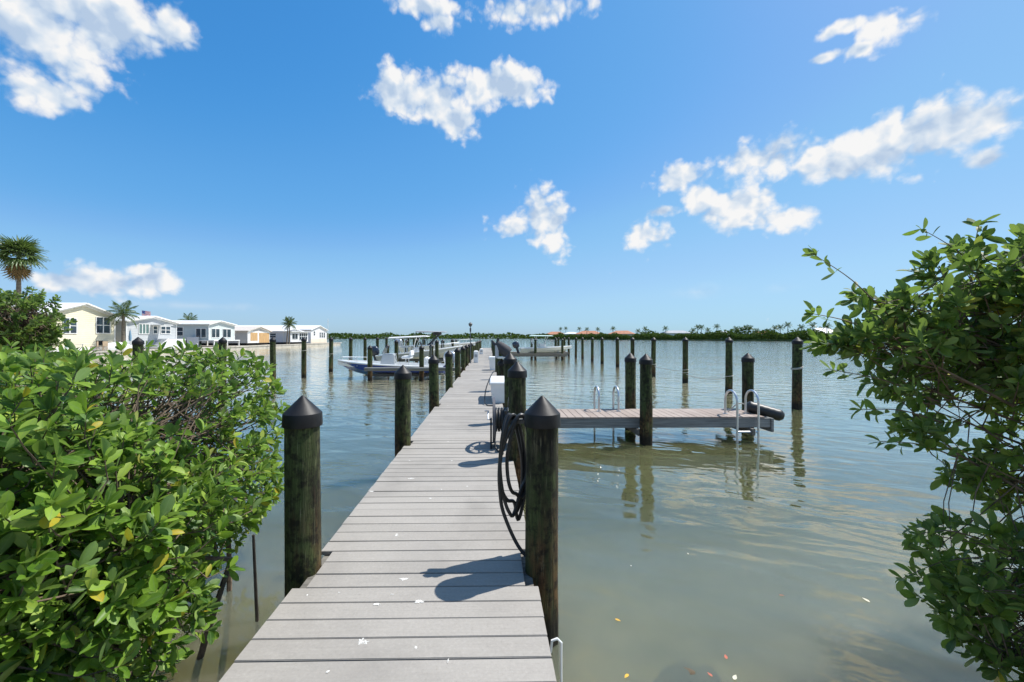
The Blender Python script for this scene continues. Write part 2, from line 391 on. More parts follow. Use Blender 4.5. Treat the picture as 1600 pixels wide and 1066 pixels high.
M_PTRUNK = plain('palm_trunk_bark', (0.17, 0.14, 0.105), 0.95, var=0.35, scale=4, bump=0.6, stretch=(1, 1, 5))
M_LEAF = make_leaf_mat('mangrove_leaf', [(0.0, (0.026, 0.075, 0.010)), (0.25, (0.075, 0.165, 0.016)), (0.55, (0.145, 0.265, 0.024)), (0.85, (0.235, 0.365, 0.045)), (0.955, (0.32, 0.42, 0.07)), (0.98, (0.46, 0.36, 0.03))], (0.18, 0.27, 0.10), 0.38, 0.46, 0.35)
M_LEAF2 = make_leaf_mat('buttonwood_leaf', [(0.0, (0.030, 0.070, 0.015)), (0.4, (0.065, 0.130, 0.022)), (0.7, (0.115, 0.195, 0.032)), (0.92, (0.185, 0.270, 0.055)), (0.975, (0.25, 0.33, 0.08)), (0.992, (0.45, 0.38, 0.03))], (0.16, 0.22, 0.09), 0.42, 0.5, 0.3)
M_LEAF3 = make_leaf_mat('far_leaf', [(0.0, (0.018, 0.040, 0.010)), (0.4, (0.032, 0.066, 0.014)), (0.7, (0.055, 0.10, 0.020)), (0.9, (0.08, 0.13, 0.03)), (0.97, (0.10, 0.15, 0.04)), (1.0, (0.12, 0.15, 0.05))], (0.06, 0.09, 0.03), 0.15, 0.9, 0.05)
M_FROND = make_leaf_mat('palm_frond_green', [(0.0, (0.025, 0.055, 0.012)), (0.4, (0.045, 0.085, 0.018)), (0.7, (0.07, 0.12, 0.025)), (0.9, (0.10, 0.15, 0.035)), (0.97, (0.13, 0.16, 0.05)), (1.0, (0.16, 0.17, 0.05))], (0.09, 0.13, 0.05), 0.2)
M_DEAD = make_leaf_mat('dead_frond_tan', [(0.0, (0.16, 0.09, 0.035)), (0.4, (0.22, 0.13, 0.05)), (0.7, (0.28, 0.17, 0.07)), (0.9, (0.34, 0.21, 0.09)), (0.97, (0.36, 0.22, 0.1)), (1.0, (0.38, 0.24, 0.1))], (0.22, 0.14, 0.06), 0.1, 0.8)
M_BROWNLEAF = plain('dead_leaf_brown', (0.22, 0.075, 0.035), 0.7, var=0.3, scale=30)
M_YELLEAF = plain('fallen_leaf_yellow', (0.62, 0.36, 0.03), 0.5, var=0.15, scale=40)
M_REDLEAF = plain('fallen_leaf_red', (0.45, 0.10, 0.05), 0.6, var=0.2, scale=40)
M_PALELEAF = plain('fallen_leaf_pale', (0.55, 0.52, 0.40), 0.7, var=0.2, scale=40)
M_ROCK = plain('silty_rock', (0.10, 0.075, 0.045), 0.95, var=0.4, scale=9, bump=0.8)
M_TILE = plain('terracotta_tile', (0.42, 0.19, 0.11), 0.85, var=0.2, scale=0.6)
M_STUCCO = plain('cream_stucco', (0.62, 0.55, 0.45), 0.85, var=0.1, scale=0.4)
M_WSTUCCO = plain('white_stucco', (0.74, 0.74, 0.73), 0.8, var=0.06, scale=0.4)
M_GREYROOF = plain('grey_shingle_roof', (0.36, 0.37, 0.38), 0.85, var=0.12, scale=0.7)
M_LAWN = plain('lawn_grass', (0.055, 0.085, 0.025), 0.95, var=0.3, scale=0.3)

# ------------------------------------------------------------------ setting: seabed, water, land
def seabed_z(x, y): return -0.16 - 0.17 * max(y, -8.0) if y < 12 else -2.2
rows = [-30, -14, -8, -4, -2, 0, 1, 2, 3, 4, 5, 6, 8, 12, 20, 60, 400, 4000]
cols = [-4000, -400, -60, -39, -30, -20, -14, -10, -8, -6, -5, -4, -3, -2, -1, 0, 1, 2, 3, 4, 5, 6, 8, 10, 16, 30, 100, 400, 4000]
mb = MB(); nC = len(cols)
for y in rows:
    for x in cols:
        z = seabed_z(x, y) + (0.07 * mnoise.noise(Vector((x * 0.9, y * 0.9, 3))) if -9 < y < 10 and abs(x) < 20 else 0)
        if x < -9: z = max(z, -0.1 + (0.05 * (-9 - x)) - max(0, y - 15) * 0.3) if x > -39 and y < 22 else z
        mb.v.append(Vector((x, y, max(z, -2.4))))
for i in range(len(rows) - 1):
    for j in range(nC - 1): mb.f.append((i * nC + j, i * nC + j + 1, (i + 1) * nC + j + 1, (i + 1) * nC + j))
m_bed = plain('silty_seabed', (0.33, 0.27, 0.17), 0.95, var=0.3, scale=1.6, bump=0.3)
tag(mb.build('seabed', m_bed, smooth=True), 'sandy silty bottom sloping away under the shallow water', None, None, 'structure')

def water_material():
    m = bpy.data.materials.new('bay_water'); m.use_nodes = True; t = m.node_tree; t.nodes.clear()
    g = N(t, 'ShaderNodeNewGeometry'); P = g.outputs['Position']
    s = N(t, 'ShaderNodeSeparateXYZ'); t.links.new(P, s.inputs[0])
    # ripples: long gentle undulation + small wind ripples (stronger away from the sheltered shore)
    rot = N(t, 'ShaderNodeMapping'); rot.inputs['Rotation'].default_value = (0, 0, R(24)); t.links.new(P, rot.inputs[0])
    v1 = vmath(t, 'MULTIPLY', rot.outputs[0], (0.95, 1.8, 1.0))
    a = noise_tex(t, v1, 1.1, 2, 0.45, 0.4)
    b_ = noise_tex(t, vmath(t, 'MULTIPLY', rot.outputs[0], (0.8, 1.9, 1.0)), 3.6, 3, 0.5, 0.3)
    c_ = noise_tex(t, vmath(t, 'MULTIPLY', rot.outputs[0], (1.0, 1.6, 1.0)), 9.0, 3, 0.55)
    shelter = maprange(t, s.outputs[1], 6.5, 15.0, 0.06, 1.0, True)
    gust = maprange(t, noise_tex(t, vmath(t, 'MULTIPLY', P, (0.5, 1.4, 1)), 0.10, 3, 0.5), 0.35, 0.65, 0.55, 1.15)
    k = math_(t, 'MULTIPLY', shelter, gust)
    h = math_(t, 'ADD', math_(t, 'MULTIPLY', a, math_(t, 'MULTIPLY_ADD', k, 0.022, 0.027)), math_(t, 'MULTIPLY', math_(t, 'MULTIPLY', b_, 0.017), math_(t, 'ADD', k, 0.12)))
    h = math_(t, 'ADD', h, math_(t, 'MULTIPLY', math_(t, 'MULTIPLY', c_, 0.0065), k))
    bn = N(t, 'ShaderNodeBump'); bn.inputs['Strength'].default_value = 1.0; bn.inputs['Distance'].default_value = 1.0
    t.links.new(h, bn.inputs['Height'])
    fr = N(t, 'ShaderNodeFresnel'); fr.inputs['IOR'].default_value = 1.33; t.links.new(bn.outputs[0], fr.inputs['Normal'])
    gl = N(t, 'ShaderNodeBsdfGlossy'); gl.inputs['Roughness'].default_value = 0.03; t.links.new(bn.outputs[0], gl.inputs['Normal'])
    gl.inputs['Color'].default_value = (1, 0.98, 0.93, 1)
    # turbid body: suspended silt scatters light back; bottom shows through only where it is shallow
    murk = noise_tex(t, P, 0.55, 4, 0.55, 0.5)
    body = N(t, 'ShaderNodeSubsurfaceScattering', falloff='BURLEY'); body.inputs['Scale'].default_value = 1.0; body.inputs['Radius'].default_value = (0.9, 1.1, 0.9)
    deep = ramp(t, murk, [(0.3, (0.088, 0.096, 0.044)), (0.7, (0.108, 0.114, 0.054))])
    silty = ramp(t, murk, [(0.3, (0.165, 0.195, 0.145)), (0.7, (0.205, 0.215, 0.15))])
    stir = maprange(t, math_(t, 'ADD', s.outputs[1], math_(t, 'MULTIPLY', math_(t, 'SUBTRACT', murk, 0.5), 4.0)), 2.4, 5.2, 1, 0, True)   # silt stirred up in the shallows
    deep = mixc(t, maprange(t, s.outputs[1], 9.0, 18.0, 0, 1, True), deep, (0.340, 0.330, 0.215))     # body colour paled offshore, painting in extra sky reflection brightness
    t.links.new(mixc(t, stir, deep, silty), body.inputs['Color'])
    tr = N(t, 'ShaderNodeBsdfTransparent'); tr.inputs['Color'].default_value = (0.78, 0.80, 0.62, 1)
    depth = math_(t, 'MULTIPLY_ADD', s.outputs[1], 0.17, 0.16)
    clear = math_(t, 'POWER', 2.718, math_(t, 'MULTIPLY', math_(t, 'MAXIMUM', depth, 0.05), -1.25))
    clear = math_(t, 'MULTIPLY', clear, maprange(t, murk, 0.3, 0.7, 1.25, 0.75), clamp=True)
    m1 = N(t, 'ShaderNodeMixShader'); t.links.new(clear, m1.inputs[0]); t.links.new(body.outputs[0], m1.inputs[1]); t.links.new(tr.outputs[0], m1.inputs[2])
    m2 = N(t, 'ShaderNodeMixShader'); t.links.new(math_(t, 'SUBTRACT', 1.0, math_(t, 'POWER', math_(t, 'SUBTRACT', 1.0, fr.outputs[0]), 2.0)), m2.inputs[0]); t.links.new(m1.outputs[0], m2.inputs[1]); t.links.new(gl.outputs[0], m2.inputs[2])
    o = N(t, 'ShaderNodeOutputMaterial'); t.links.new(m2.outputs[0], o.inputs[0]); return m
mb = MB(); mb.poly([(-5000, -25, 0), (5000, -25, 0), (5000, 9000, 0), (-5000, 9000, 0)])
tag(mb.build('water', water_material()), 'calm grey green bay water with small ripples', None, None, 'structure')

# left land behind its seawall
LZ = 0.60
mb = MB(); mb.prism([(-38.9, -25, -2.6), (-38.9, 110.6, -2.6), (-160, 110.6, -2.6), (-160, -25, -2.6)], (0, 0, LZ + 2.6 - 0.05))
tag(mb.build('left_shore_ground', M_SAND), 'pale sandy ground of the house row on the left shore', None, None, 'structure')
sw = empty('seawall', (-38.6, 40, 0), 0, 'long pale concrete seawall in front of the white roofed houses', 'seawall')
y = -25.0; i = 0
while y < 110:
    MB().span(-0.3, 0.0, y - 40 + 0.02, min(y + 4.5, 110.6) - 40 - 0.02, -2.5, 0.42).build('panel', M_CONC, sw, bevel=0.01); y += 4.5
MB().span(-0.55, 0.08, -65, 71, 0.424, LZ).build('coping', M_CONC, sw, bevel=0.02)
# near shore bank behind and left of the viewpoint
def grid_land(name, label, xs, ys, zf, mat):
    mb = MB()
    for yy in ys:
        for xx in xs: mb.v.append(Vector((xx, yy, zf(xx, yy))))
    n = len(xs)
    for a in range(len(ys) - 1):
        for b in range(n - 1): mb.f.append((a * n + b, a * n + b + 1, (a + 1) * n + b + 1, (a + 1) * n + b))
    return tag(mb.build(name, mat, smooth=True), label, None, None, 'structure')
def bank(x, y):
    d = -2.2 - y                                             # shore behind the viewpoint
    dl = min((-10.5 - x) * 0.7, 14.0 - y)                    # small point on the left
    e = max(d, dl); e = min(e, 3.5)
    return -0.45 + 0.28 * e + 0.08 * mnoise.noise(Vector((x * .6, y * .6, 1)))
grid_land('shore_bank', 'sandy bank along the near shore', [-38.5 + i * 1.5 for i in range(40)], [-24 + i * 1.5 for i in range(27)], bank, M_SAND)

# ------------------------------------------------------------------ main dock
XL, XR, PITCH, BT = -1.183, 0.292, 0.1434, 0.028
dock = empty('main_dock', (0, 0, 0), 0, 'long straight grey plank dock running out between capped pilings', 'dock')
LEFT_Y = [2.79, 6.0, 9.35, 12.75, 16.1, 19.3, 22.6, 25.9, 29.1, 32.4, 35.6, 38.9, 42.1, 45.4, 48.6, 51.9, 55.1, 58.2]
RIGHT_Y = [2.76, 5.25, 7.45, 11.9, 15.1, 18.3, 21.6, 24.8, 28.0, 31.3, 34.5, 37.8, 41.0, 44.3, 47.5, 50.8, 54.0, 57.6]
XPL, XPR = -1.225, 0.345
bmesh_cache = {}
def board_mesh(x0, x1):
    k = (round(x0, 3), round(x1, 3))
    if k not in bmesh_cache:
        bmesh_cache[k] = MB().span(x0, x1, -(PITCH - 0.006) / 2, (PITCH - 0.006) / 2, -BT, 0).mesh('deck_board', M_BOARD, bevel=0.003)
    return bmesh_cache[k]
rb = random.Random(3)
Y0 = -1.25; far_mb = MB(); i = 0; yb = Y0
while yb < 59:
    x0, x1 = XL, XR
    for py_ in LEFT_Y:
        if abs(yb - py_) < 0.19: x0 = XL + 0.085
    for py_ in RIGHT_Y:
        if abs(yb - py_) < 0.19: x1 = XR - 0.075
    if i < 300:
        o = link('deck_board', board_mesh(x0, x1), dock, (rb.uniform(-.003, .003), yb + rb.uniform(-.0022, .0022), DECK + rb.uniform(-.0030, .0012)))
        o.rotation_euler = (rb.uniform(-.010, .010), rb.uniform(-.0012, .0012), rb.uniform(-.0011, .0011))
    else: far_mb.span(x0, x1, yb - .067, yb + .067, DECK - BT, DECK)
    yb += PITCH; i += 1
tag(far_mb.build('far_deck_boards', M_BOARD, dock), None, None, None, 'stuff')
for x in (XL + 0.06, -0.72, -0.2, XR - 0.055):
    MB().span(x - 0.035, x + 0.035, Y0, 58.9, DECK - BT - 0.20, DECK - BT - 0.003).build('stringer', M_BEAM, dock)
for yy in LEFT_Y:
    MB().span(XL - 0.05, XR + 0.05, yy + 0.125, yy + 0.175, 0.03, DECK - BT - 0.205).build('cross_beam', M_BEAM, dock)
# bird droppings and scuffs, small dried crusts on the boards
rd = random.Random(11)
DROPS = [(643,748,.10,.035),(580,768,.07,.03),(672,779,.035,.03),(620,836,.035,.05),(631,905,.08,.03),(566,1003,.07,.05),(588,944,.06,.02),(512,1050,.02,.02),(650,1012,.02,.02),(613,929,.03,.01),
         (655,940,.08,.03),(700,690,.05,.02),(672,663,.05,.02),(706,720,.03,.02),(745,652,.03,.015),(612,929,.012,.012),(636,852,.012,.012),(700,634,.03,.02),(480,930,.012,.02),(530,926,.02,.012),(700,1033,.01,.03),(730,760,.03,.015),(690,765,.02,.02),(640,720,.04,.02)]
def unproj_deck(px, py):
    p = at(px, py, FPX * (ZC - DECK) / (py - HY)); return p.x, p.y
for (px, py, rx, ry) in DROPS:
    x, y = unproj_deck(px, py); mb = MB(); n = 26; an = rd.uniform(-.5, .5); sd = rd.uniform(0, 99)
    ring = []
    for a in range(n):
        t = 2 * math.pi * a / n; k = .45 + .9 * abs(mnoise.noise(Vector((math.cos(t) * 1.6 + sd, math.sin(t) * 1.6, 0)))) + .35 * mnoise.noise(Vector((math.cos(t) * 5 + sd, math.sin(t) * 5, 4)))
        ring.append(Vector((math.cos(t + an) * rx * .5 * k, math.sin(t + an) * ry * .6 * k, 0)))
    mb.loft([ring, [p * .96 + Vector((0, 0, 0.0006)) for p in ring]])
    mb.build('bird_dropping', M_DROP, dock, loc=(x, y, DECK + 0.0008))

# ------------------------------------------------------------------ pilings
def post_mesh(seed, top, r):
    rg = random.Random(seed); mb = MB(); rings = []; n = 22
    cracks = [(rg.uniform(0, 6.28), rg.uniform(.02, .05)) for _ in range(7)]
    zs = [-2.3, -1.2, -.5, -.2, 0, .15, .3, .45, .6, .8, 1.0, 1.2, 1.4, 1.6, 1.8]
    for z in [q for q in zs if q < top - .05] + [top]:
        ring = []
        for k in range(n):
            a = 2 * math.pi * k / n
            rr = r * (1.0 + 0.05 * (top - z) / 2) + 0.008 * mnoise.noise(Vector((math.cos(a) * 1.3 + seed, math.sin(a) * 1.3, z * .9)))
            for ca, cw in cracks:
                da = abs((a - ca - z * .12 + math.pi) % (2 * math.pi) - math.pi)
                if da < .16: rr -= cw * .18 * (1 - da / .16)
            if -0.3 < z < .2: rr += 0.006 * abs(mnoise.noise(Vector((k, z * 9, seed))))
            ring.append((rr * math.cos(a), rr * math.sin(a), z))
        rings.append(ring)
    return mb.loft(rings).mesh('post', M_PILE, smooth=True, angle=60)
def cap_mesh(r):
    rc = r + .012
    prof = [(rc * .9, -.082), (rc + .002, -.082), (rc + .003, -.074), (rc, -.004), (rc - .002, .002), (rc * .52, .058), (rc * .14, .104), (rc * .05, .112), (.001, .113)]
    return MB().lathe(prof, 28).mesh('cap', M_CAP, smooth=True, angle=24)
POSTS = {}
def piling(x, y, label, group, top=1.46, r=0.105, seed=0, lean=(0, 0), name='dock_piling'):
    k = (seed % 4, round(top, 2), r)
    if k not in POSTS: POSTS[k] = (post_mesh(seed % 4 + 1, top, r), cap_mesh(r))
    e = empty(name, (x, y, 0), 0, label, 'piling', group); e.rotation_euler = (lean[0], lean[1], seed * 1.7)
    link('post', POSTS[k][0], e); link('cap', POSTS[k][1], e, (0, 0, top + .004)); return e
rp = random.Random(5)
for i, y in enumerate(LEFT_Y):
    lab = 'stout dark green piling with black cone cap, nearest on the left dock edge' if i == 0 else f'dark piling with black cone cap, {ORD[i]} from the near end of the left dock edge'
    piling(XPL + (0 if i < 3 else rp.uniform(-.02, .02)), y, lab, 'pilings along the left dock edge', 1.46 if i % 2 else 1.47, 0.108, i, (0, 0) if i < 2 else (rp.uniform(-.012, .012), rp.uniform(-.012, .012)))
for i, y in enumerate(RIGHT_Y):
    lab = 'stout rust streaked piling with black cone cap, beside the hanging hose' if i == 0 else f'dark piling with black cone cap, {ORD[i]} from the near end of the right dock edge'
    piling(XPR + (0, .0, .03)[i] if i < 3 else XPR + rp.uniform(-.02, .02), y, lab, 'pilings along the right dock edge', (1.47, 1.55, 1.58, 1.25)[i] if i < 4 else 1.52, 0.108 if i else 0.105, i + 1, (0, 0) if i < 2 else (rp.uniform(-.012, .012), rp.uniform(-.012, .012)))
OUT_L = [11.0, 14.2, 17.5, 20.6, 24.0, 27.2, 30.4, 33.7, 37.0, 40.2, 43.5, 46.8, 50.0, 53.3]
for i, y in enumerate(OUT_L):
    piling(-8.95 + rp.uniform(-.06, .06), y, f'tall bare mooring piling, {ORD[i]} from the near end of the outer left row', 'outer left row of mooring pilings', 1.86, 0.112, i + 2, (rp.uniform(-.012, .012), rp.uniform(-.012, .012)), 'mooring_piling')
OUT_R = [11.4, 14.6, 18.1, 20.9, 24.3, 27.4, 30.9, 34.0, 37.4, 40.6, 43.9, 47.1, 50.4, 53.6]
for i, y in enumerate(OUT_R):
    piling((8.4, 8.35, 8.45, 8.15)[i] if i < 4 else 8.3 + rp.uniform(-.1, .1), y, f'tall bare mooring piling, {ORD[i]} from the near end of the outer right row', 'outer right row of mooring pilings', 1.86, 0.112 if i else .118, i + 1, (rp.uniform(-.012, .012), rp.uniform(-.012, .012)), 'mooring_piling')

# ------------------------------------------------------------------ finger dock on the right
FX0, FX1, FY0, FY1 = XR + 0.02, 5.25, 7.88, 8.80
fd = empty('finger_dock', (0, 0, 0), 0, 'short pinkish plank finger dock jutting right from the main dock', 'dock')
fm = MB().span(-(PITCH - .007) / 2, (PITCH - .007) / 2, FY0, FY1, -BT, 0).mesh('deck_board', M_BOARD2, bevel=.003)
x = FX0 + .08
while x < FX1:
    o = link('deck_board', fm, fd, (x, rb.uniform(-.004, .004), DECK + rb.uniform(-.0015, .0005))); x += PITCH
for yy in (FY0 + .03, FY1 - .03): MB().span(FX0, FX1 + .05, yy - .03, yy + .03, DECK - BT - .175, DECK - BT - .003).build('fascia', M_BEAM2, fd, bevel=.004)
MB().span(FX1 + .055, FX1 + .105, FY0 - .02, FY1 + .02, DECK - BT - .26, DECK - BT - .003).build('end_beam', M_BEAM2, fd, bevel=.004)
for xx in (2.86, 5.0): MB().span(xx - .12, xx - .06, FY0 - .12, FY1 + .25, DECK - BT - .30, DECK - BT - .18).build('cross_beam', M_BEAM, fd, bevel=.004)
piling(2.88, 7.73, 'piling standing against the front edge of the finger dock, between its two ladders', 'pilings of the finger dock', 1.55, .108, 2, name='dock_piling')
piling(3.0, 8.95, 'piling behind the middle of the finger dock, right of the back edge ladder', 'pilings of the finger dock', 1.52, .108, 3, name='dock_piling')
piling(5.50, 8.90, 'piling behind the outer end of the finger dock by the black fender', 'pilings of the finger dock', 1.52, .112, 1, name='dock_piling')
def ladder(x, y_deck, y_out, label, zt):
    e = empty('dock_ladder', (x, y_out, 0), 0, label, 'ladder', 'ladders on the finger dock')
    s = 1 if y_deck > y_out else -1; w = abs(y_deck - y_out)
    for dx in (-.2, .2):
        pts = [(dx, s * w, DECK + .005), (dx, s * w, zt - w / 2)] + [(dx, s * (w / 2 + w / 2 * math.cos(a)), zt - w / 2 + w / 2 * math.sin(a)) for a in [math.pi * k / 10 for k in range(11)]] + [(dx, 0, zt - w / 2 - .01), (dx, 0, -.75)]
        MB().tube(pts, .021, 10).build('rail', M_ALU, e, smooth=True)
        MB().lathe([(.045, 0), (.045, .008)], 14, (dx, s * w, DECK + .001)).build('foot_plate', M_ALU, e)
    for z in (.20, -.08, -.36): MB().tube([(-.2, 0, z), (.2, 0, z)], .017, 8).build('rung', M_ALU, e, smooth=True)
ladder(2.41, 8.50, 8.86, 'aluminium ladder on the back edge of the finger dock, left of the pilings', .95)
ladder(4.82, 8.20, 7.80, 'aluminium ladder on the front edge near the outer end of the finger dock', .95)
fe = empty('boat_fender', (5.15, 8.3, .6), 0, 'black ribbed cylinder fender lying over the outer end of the finger dock', 'fender')
d = Vector((.58, -.25, -.17)); u, v = frame_of(d); rings = []
for k in range(14):
    t = k / 13; r = .115 * (0.55 if k in (0, 13) else 1.0 if k % 2 else .94); p = Vector((-.06, 0, .01)) + d * t
    rings.append([p + (u * math.cos(2 * math.pi * a / 16) + v * math.sin(2 * math.pi * a / 16)) * r for a in range(16)])
MB().loft(rings).build('body', M_RUBBER, fe, smooth=True)
MB().tube(spline([(-.05, 0, .03), (-.2, .03, .05), (-.32, .1, -.09), (-.3, .2, -.118)]), .012, 6).build('rope', M_ROPE, fe, smooth=True)

# ------------------------------------------------------------------ hose, hose reel, boxes, pedestals
hp = empty('hanger_post', (0.41, 2.955, 0), 0, 'short brown square timber post behind the near right piling', 'post')
MB().box((0, 0, .2), (.10, .10, 2.4)).build('timber', M_BROWN, hp, bevel=.006)
MB().span(-.30, .02, -.05, .01, 1.372, 1.40).build('bracket', M_BEAM, hp, bevel=.004)
MB().tube([(-.27, -.02, 1.38), (-.30, -.02, 1.46)], .01, 6).build('bracket_pin', M_RUBBER, hp)
hose = empty('garden_hose', (0.265, 2.90, DECK), 0, 'black rubber hose hanging in long loops beside the near right piling', 'hose')
rh = random.Random(9); loops = []
zt = 1.435 - DECK
def loopy(x0, x1, zb, dy, skew):
    pts = []
    for k in range(17):
        a = math.pi * k / 8 - math.pi / 2   # from bottom round
        s = math.sin(a); c = math.cos(a)
        z = zb + (zt - zb) * (.5 + .5 * s)
        wdt = (x1 - x0) / 2
        pts.append(Vector(((x0 + x1) / 2 + wdt * c * (1.0 - .25 * max(0, s)) + skew * (1 - (z - zb) / (zt - zb)), dy * c, z)))
    return pts
path = loopy(-.21, -.05, .28, .05, .03) + loopy(-.13, .03, .42, .04, -.03)[1:] + loopy(-.17, .08, .36, .05, -.05)[1:] + loopy(-.20, -.01, .20, .06, .0)[1:-2]
path += [Vector((-.10, -.06, .14)), Vector((-.03, -.09, .045)), Vector((.05, -.10, .014)), Vector((.12, -.13, .014))]
for k, p in enumerate(path): p.y += .004 * (k % 5)
MB().tube(spline(path, 5), .0125, 8).build('hose_line', M_RUBBER, hose, smooth=True)
MB().tube([(.115, -.128, .016), (.17, -.15, .018)], .016, 8).build('nozzle', M_RUBBER, hose, smooth=True)

hr = empty('hose_reel', (0.12, 5.85, DECK), 0, 'dark hose reel with round side discs standing on the right dock edge', 'hose reel')
def disc(x, r, th, name, mat):
    rings = []
    for rr, xx in ((r - .05, -th / 2), (r, -th / 2), (r, th / 2), (r - .05, th / 2), (r - .05, -th / 2)):
        rings.append([(x + xx, rr * math.cos(2 * math.pi * a / 28), .36 + rr * math.sin(2 * math.pi * a / 28)) for a in range(28)])
    mb = MB().loft(rings, True, False)
    for a in range(6):
        an = math.pi * a / 3; mb.tube([(x, .03 * math.cos(an), .36 + .03 * math.sin(an)), (x, (r - .04) * math.cos(an), .36 + (r - .04) * math.sin(an))], .012, 6)
    return mb.build(name, mat, hr, smooth=True)
disc(-.06, .31, .035, 'side_disc', plain('grey_reel_plastic', (.09, .09, .10), .5)); disc(.16, .31, .035, 'side_disc', MAT['grey_reel_plastic'])
MB().tube([(-.05, 0, .36), (.15, 0, .36)], .13, 20).build('hose_drum', M_RUBBER, hr, smooth=True)
mb = MB()
for k in range(5): 
    xx = -.03 + k * .04; mb.tube([(xx, .15 * math.cos(2 * math.pi * a / 20), .36 + .15 * math.sin(2 * math.pi * a / 20)) for a in range(21)], .019, 6, False)
mb.build('wound_hose', M_RUBBER, hr, smooth=True)
for xx in (-.10, .20): MB().prism([(xx - .012, -.2, 0), (xx - .012, .2, 0), (xx - .012, .03, .38), (xx - .012, -.03, .38)], (.024, 0, 0)).build('stand_leg', M_CAP, hr)
MB().tube(spline([(-.03, -.15, .30), (-.05, -.24, .1), (-.02, -.30, .014), (.05, -.42, .014), (.03, -.55, .014)]), .012, 6).build('loose_hose_end', M_RUBBER, hr, smooth=True)
MB().tube([(-.11, 0, .36), (-.14, 0, .36), (-.14, .1, .46), (-.19, .1, .46)], .011, 6).build('crank', M_ALU, hr, smooth=True)

def dock_box(x, y, w, l, h, label):
    e = empty('dock_box', (x, y, DECK), 0, label, 'dock box', 'white boxes on the dock')
    mb = MB(); mb.loft([[(-w / 2 * k, -l / 2 * k2, z), (w / 2 * k, -l / 2 * k2, z), (w / 2 * k, l / 2 * k2, z), (-w / 2 * k, l / 2 * k2, z)] for k, k2, z in ((.80, .93, .0), (.98, .99, h * .86))])
    mb.build('body', M_WHITEP, e, bevel=.012)
    mb = MB(); mb.loft([[(-w / 2 * k, -l / 2 * k2, z), (w / 2 * k, -l / 2 * k2, z), (w / 2 * k, l / 2 * k2, z), (-w / 2 * k, l / 2 * k2, z)] for k, k2, z in ((1.06, 1.02, h * .84), (1.06, 1.02, h * .93), (.96, .97, h), (.80, .9, h * 1.02))])
    lid = mb.build('lid', M_WHITEP, e, bevel=.008)
    for dy in (-l * .25, l * .25): MB().span(-w * .53 - .018, -w * .53, dy - .03, dy + .03, h * .76, h * .90).build('latch', M_ALU, lid)
    return e
dock_box(.225, 10.2, .42, 1.30, .50, 'large white fibreglass dock box on the right dock edge, nearest the viewer')
dock_box(.16, 19.4, .36, .60, .60, 'smaller upright white box on the right dock edge, behind the big dock box')
bh = empty('supply_hose', (.02, 9.35, DECK), 0, 'thin black hose looping from the dock box down to the planks', 'hose')
MB().tube(spline([(.10, 1.6, .62), (.02, 1.2, .55), (-.10, .6, .30), (-.13, .1, .08), (-.08, -.1, .013), (.02, -.16, .013), (.10, -.1, .013)]), .013, 6).build('hose_line', M_RUBBER, bh, smooth=True)
def pedestal(x, y, w, h, label):
    e = empty('power_pedestal', (x, y, DECK), 0, label, 'pedestal', 'white power pedestals on the left dock edge')
    MB().span(-w / 2, w / 2, -w * .4, w * .4, 0, h * .88).build('body', M_WHITEP, e, bevel=.015)
    MB().loft([[(-w * .54, -w * .44, h * .885), (w * .54, -w * .44, h * .885), (w * .54, w * .44, h * .885), (-w * .54, w * .44, h * .885)], [(-w * .3, -w * .2, h), (w * .3, -w * .2, h), (w * .3, w * .2, h), (-w * .3, w * .2, h)]]).build('top', M_WHITEP, e, bevel=.01)
    MB().span(-w * .3, w * .3, -w * .4 - .012, -w * .4 + .005, h * .45, h * .68).build('outlet_panel', plain('grey_panel', (.35, .36, .37), .5), e)
pedestal(-.80, 24.9, .26, .72, 'white power pedestal on the left dock edge, nearer of the two')
pedestal(-.72, 37.0, .30, .50, 'low white power pedestal on the left dock edge, farther of the two')
lp = empty('dock_lamp', (-1.10, 24.3, DECK), 0, 'thin lamp post with small dark lantern rising above the far dock pilings', 'lamp')
MB().lathe([(.05, 0), (.05, .02), (.028, .06), (.022, 2.1)], 10).build('pole', plain('dark_metal', (.06, .065, .07), .5), lp, smooth=True)
MB().box((0, 0, 1.92), (.09, .09, .22)).build('sensor_box', MAT['dark_metal'], lp, bevel=.01)
MB().lathe([(.03, 2.1), (.09, 2.16), (.10, 2.22), (.13, 2.26), (.04, 2.34), (.01, 2.36)], 12).build('lantern', MAT['dark_metal'], lp, smooth=True)
# covered lift motor on the short piling
lm = empty('lift_motor', (XPR, 11.9, 1.37), 0, 'dark covered boat lift motor tilted on top of a short dock piling', 'lift motor')
MB().span(-.13, .13, -.12, .12, 0, .05).build('mount', M_ALU, lm, bevel=.01)
d = Vector((.34, 0, -.30)); u, v = frame_of(d); rings = []
for t, r in ((0, .04), (.03, .09), (.2, .12), (.5, .15), (.85, .17), (1.0, .15), (1.03, .05)):
    p = Vector((-.15, 0, .44)) + d * t; rings.append([p + (u * math.cos(2 * math.pi * a / 14) + v * math.sin(2 * math.pi * a / 14)) * r for a in range(14)])
MB().loft(rings).build('cover', M_DARKC, lm, smooth=True)
MB().box((-.14, -.02, .20), (.10, .14, .38)).build('gear_housing', M_SILVER, lm, bevel=.02)
MB().tube([(-.14, -.02, .4), (-.10, -.02, .56)], .04, 8).build('shaft', M_DARKC, lm, smooth=True)
# white pipe stub by the near right piling
pv = empty('water_pipe', (.335, 2.18, 0), 0, 'white bent pipe at the dock edge below the near right piling', 'pipe')
MB().tube([(-.02, 0, .34), (-.012, .0, .40), (.015, .0, .41), (.035, .0, .39), (.035, 0, -.5)], .007, 8).build('pipe_line', M_WHITEP, pv, smooth=True)

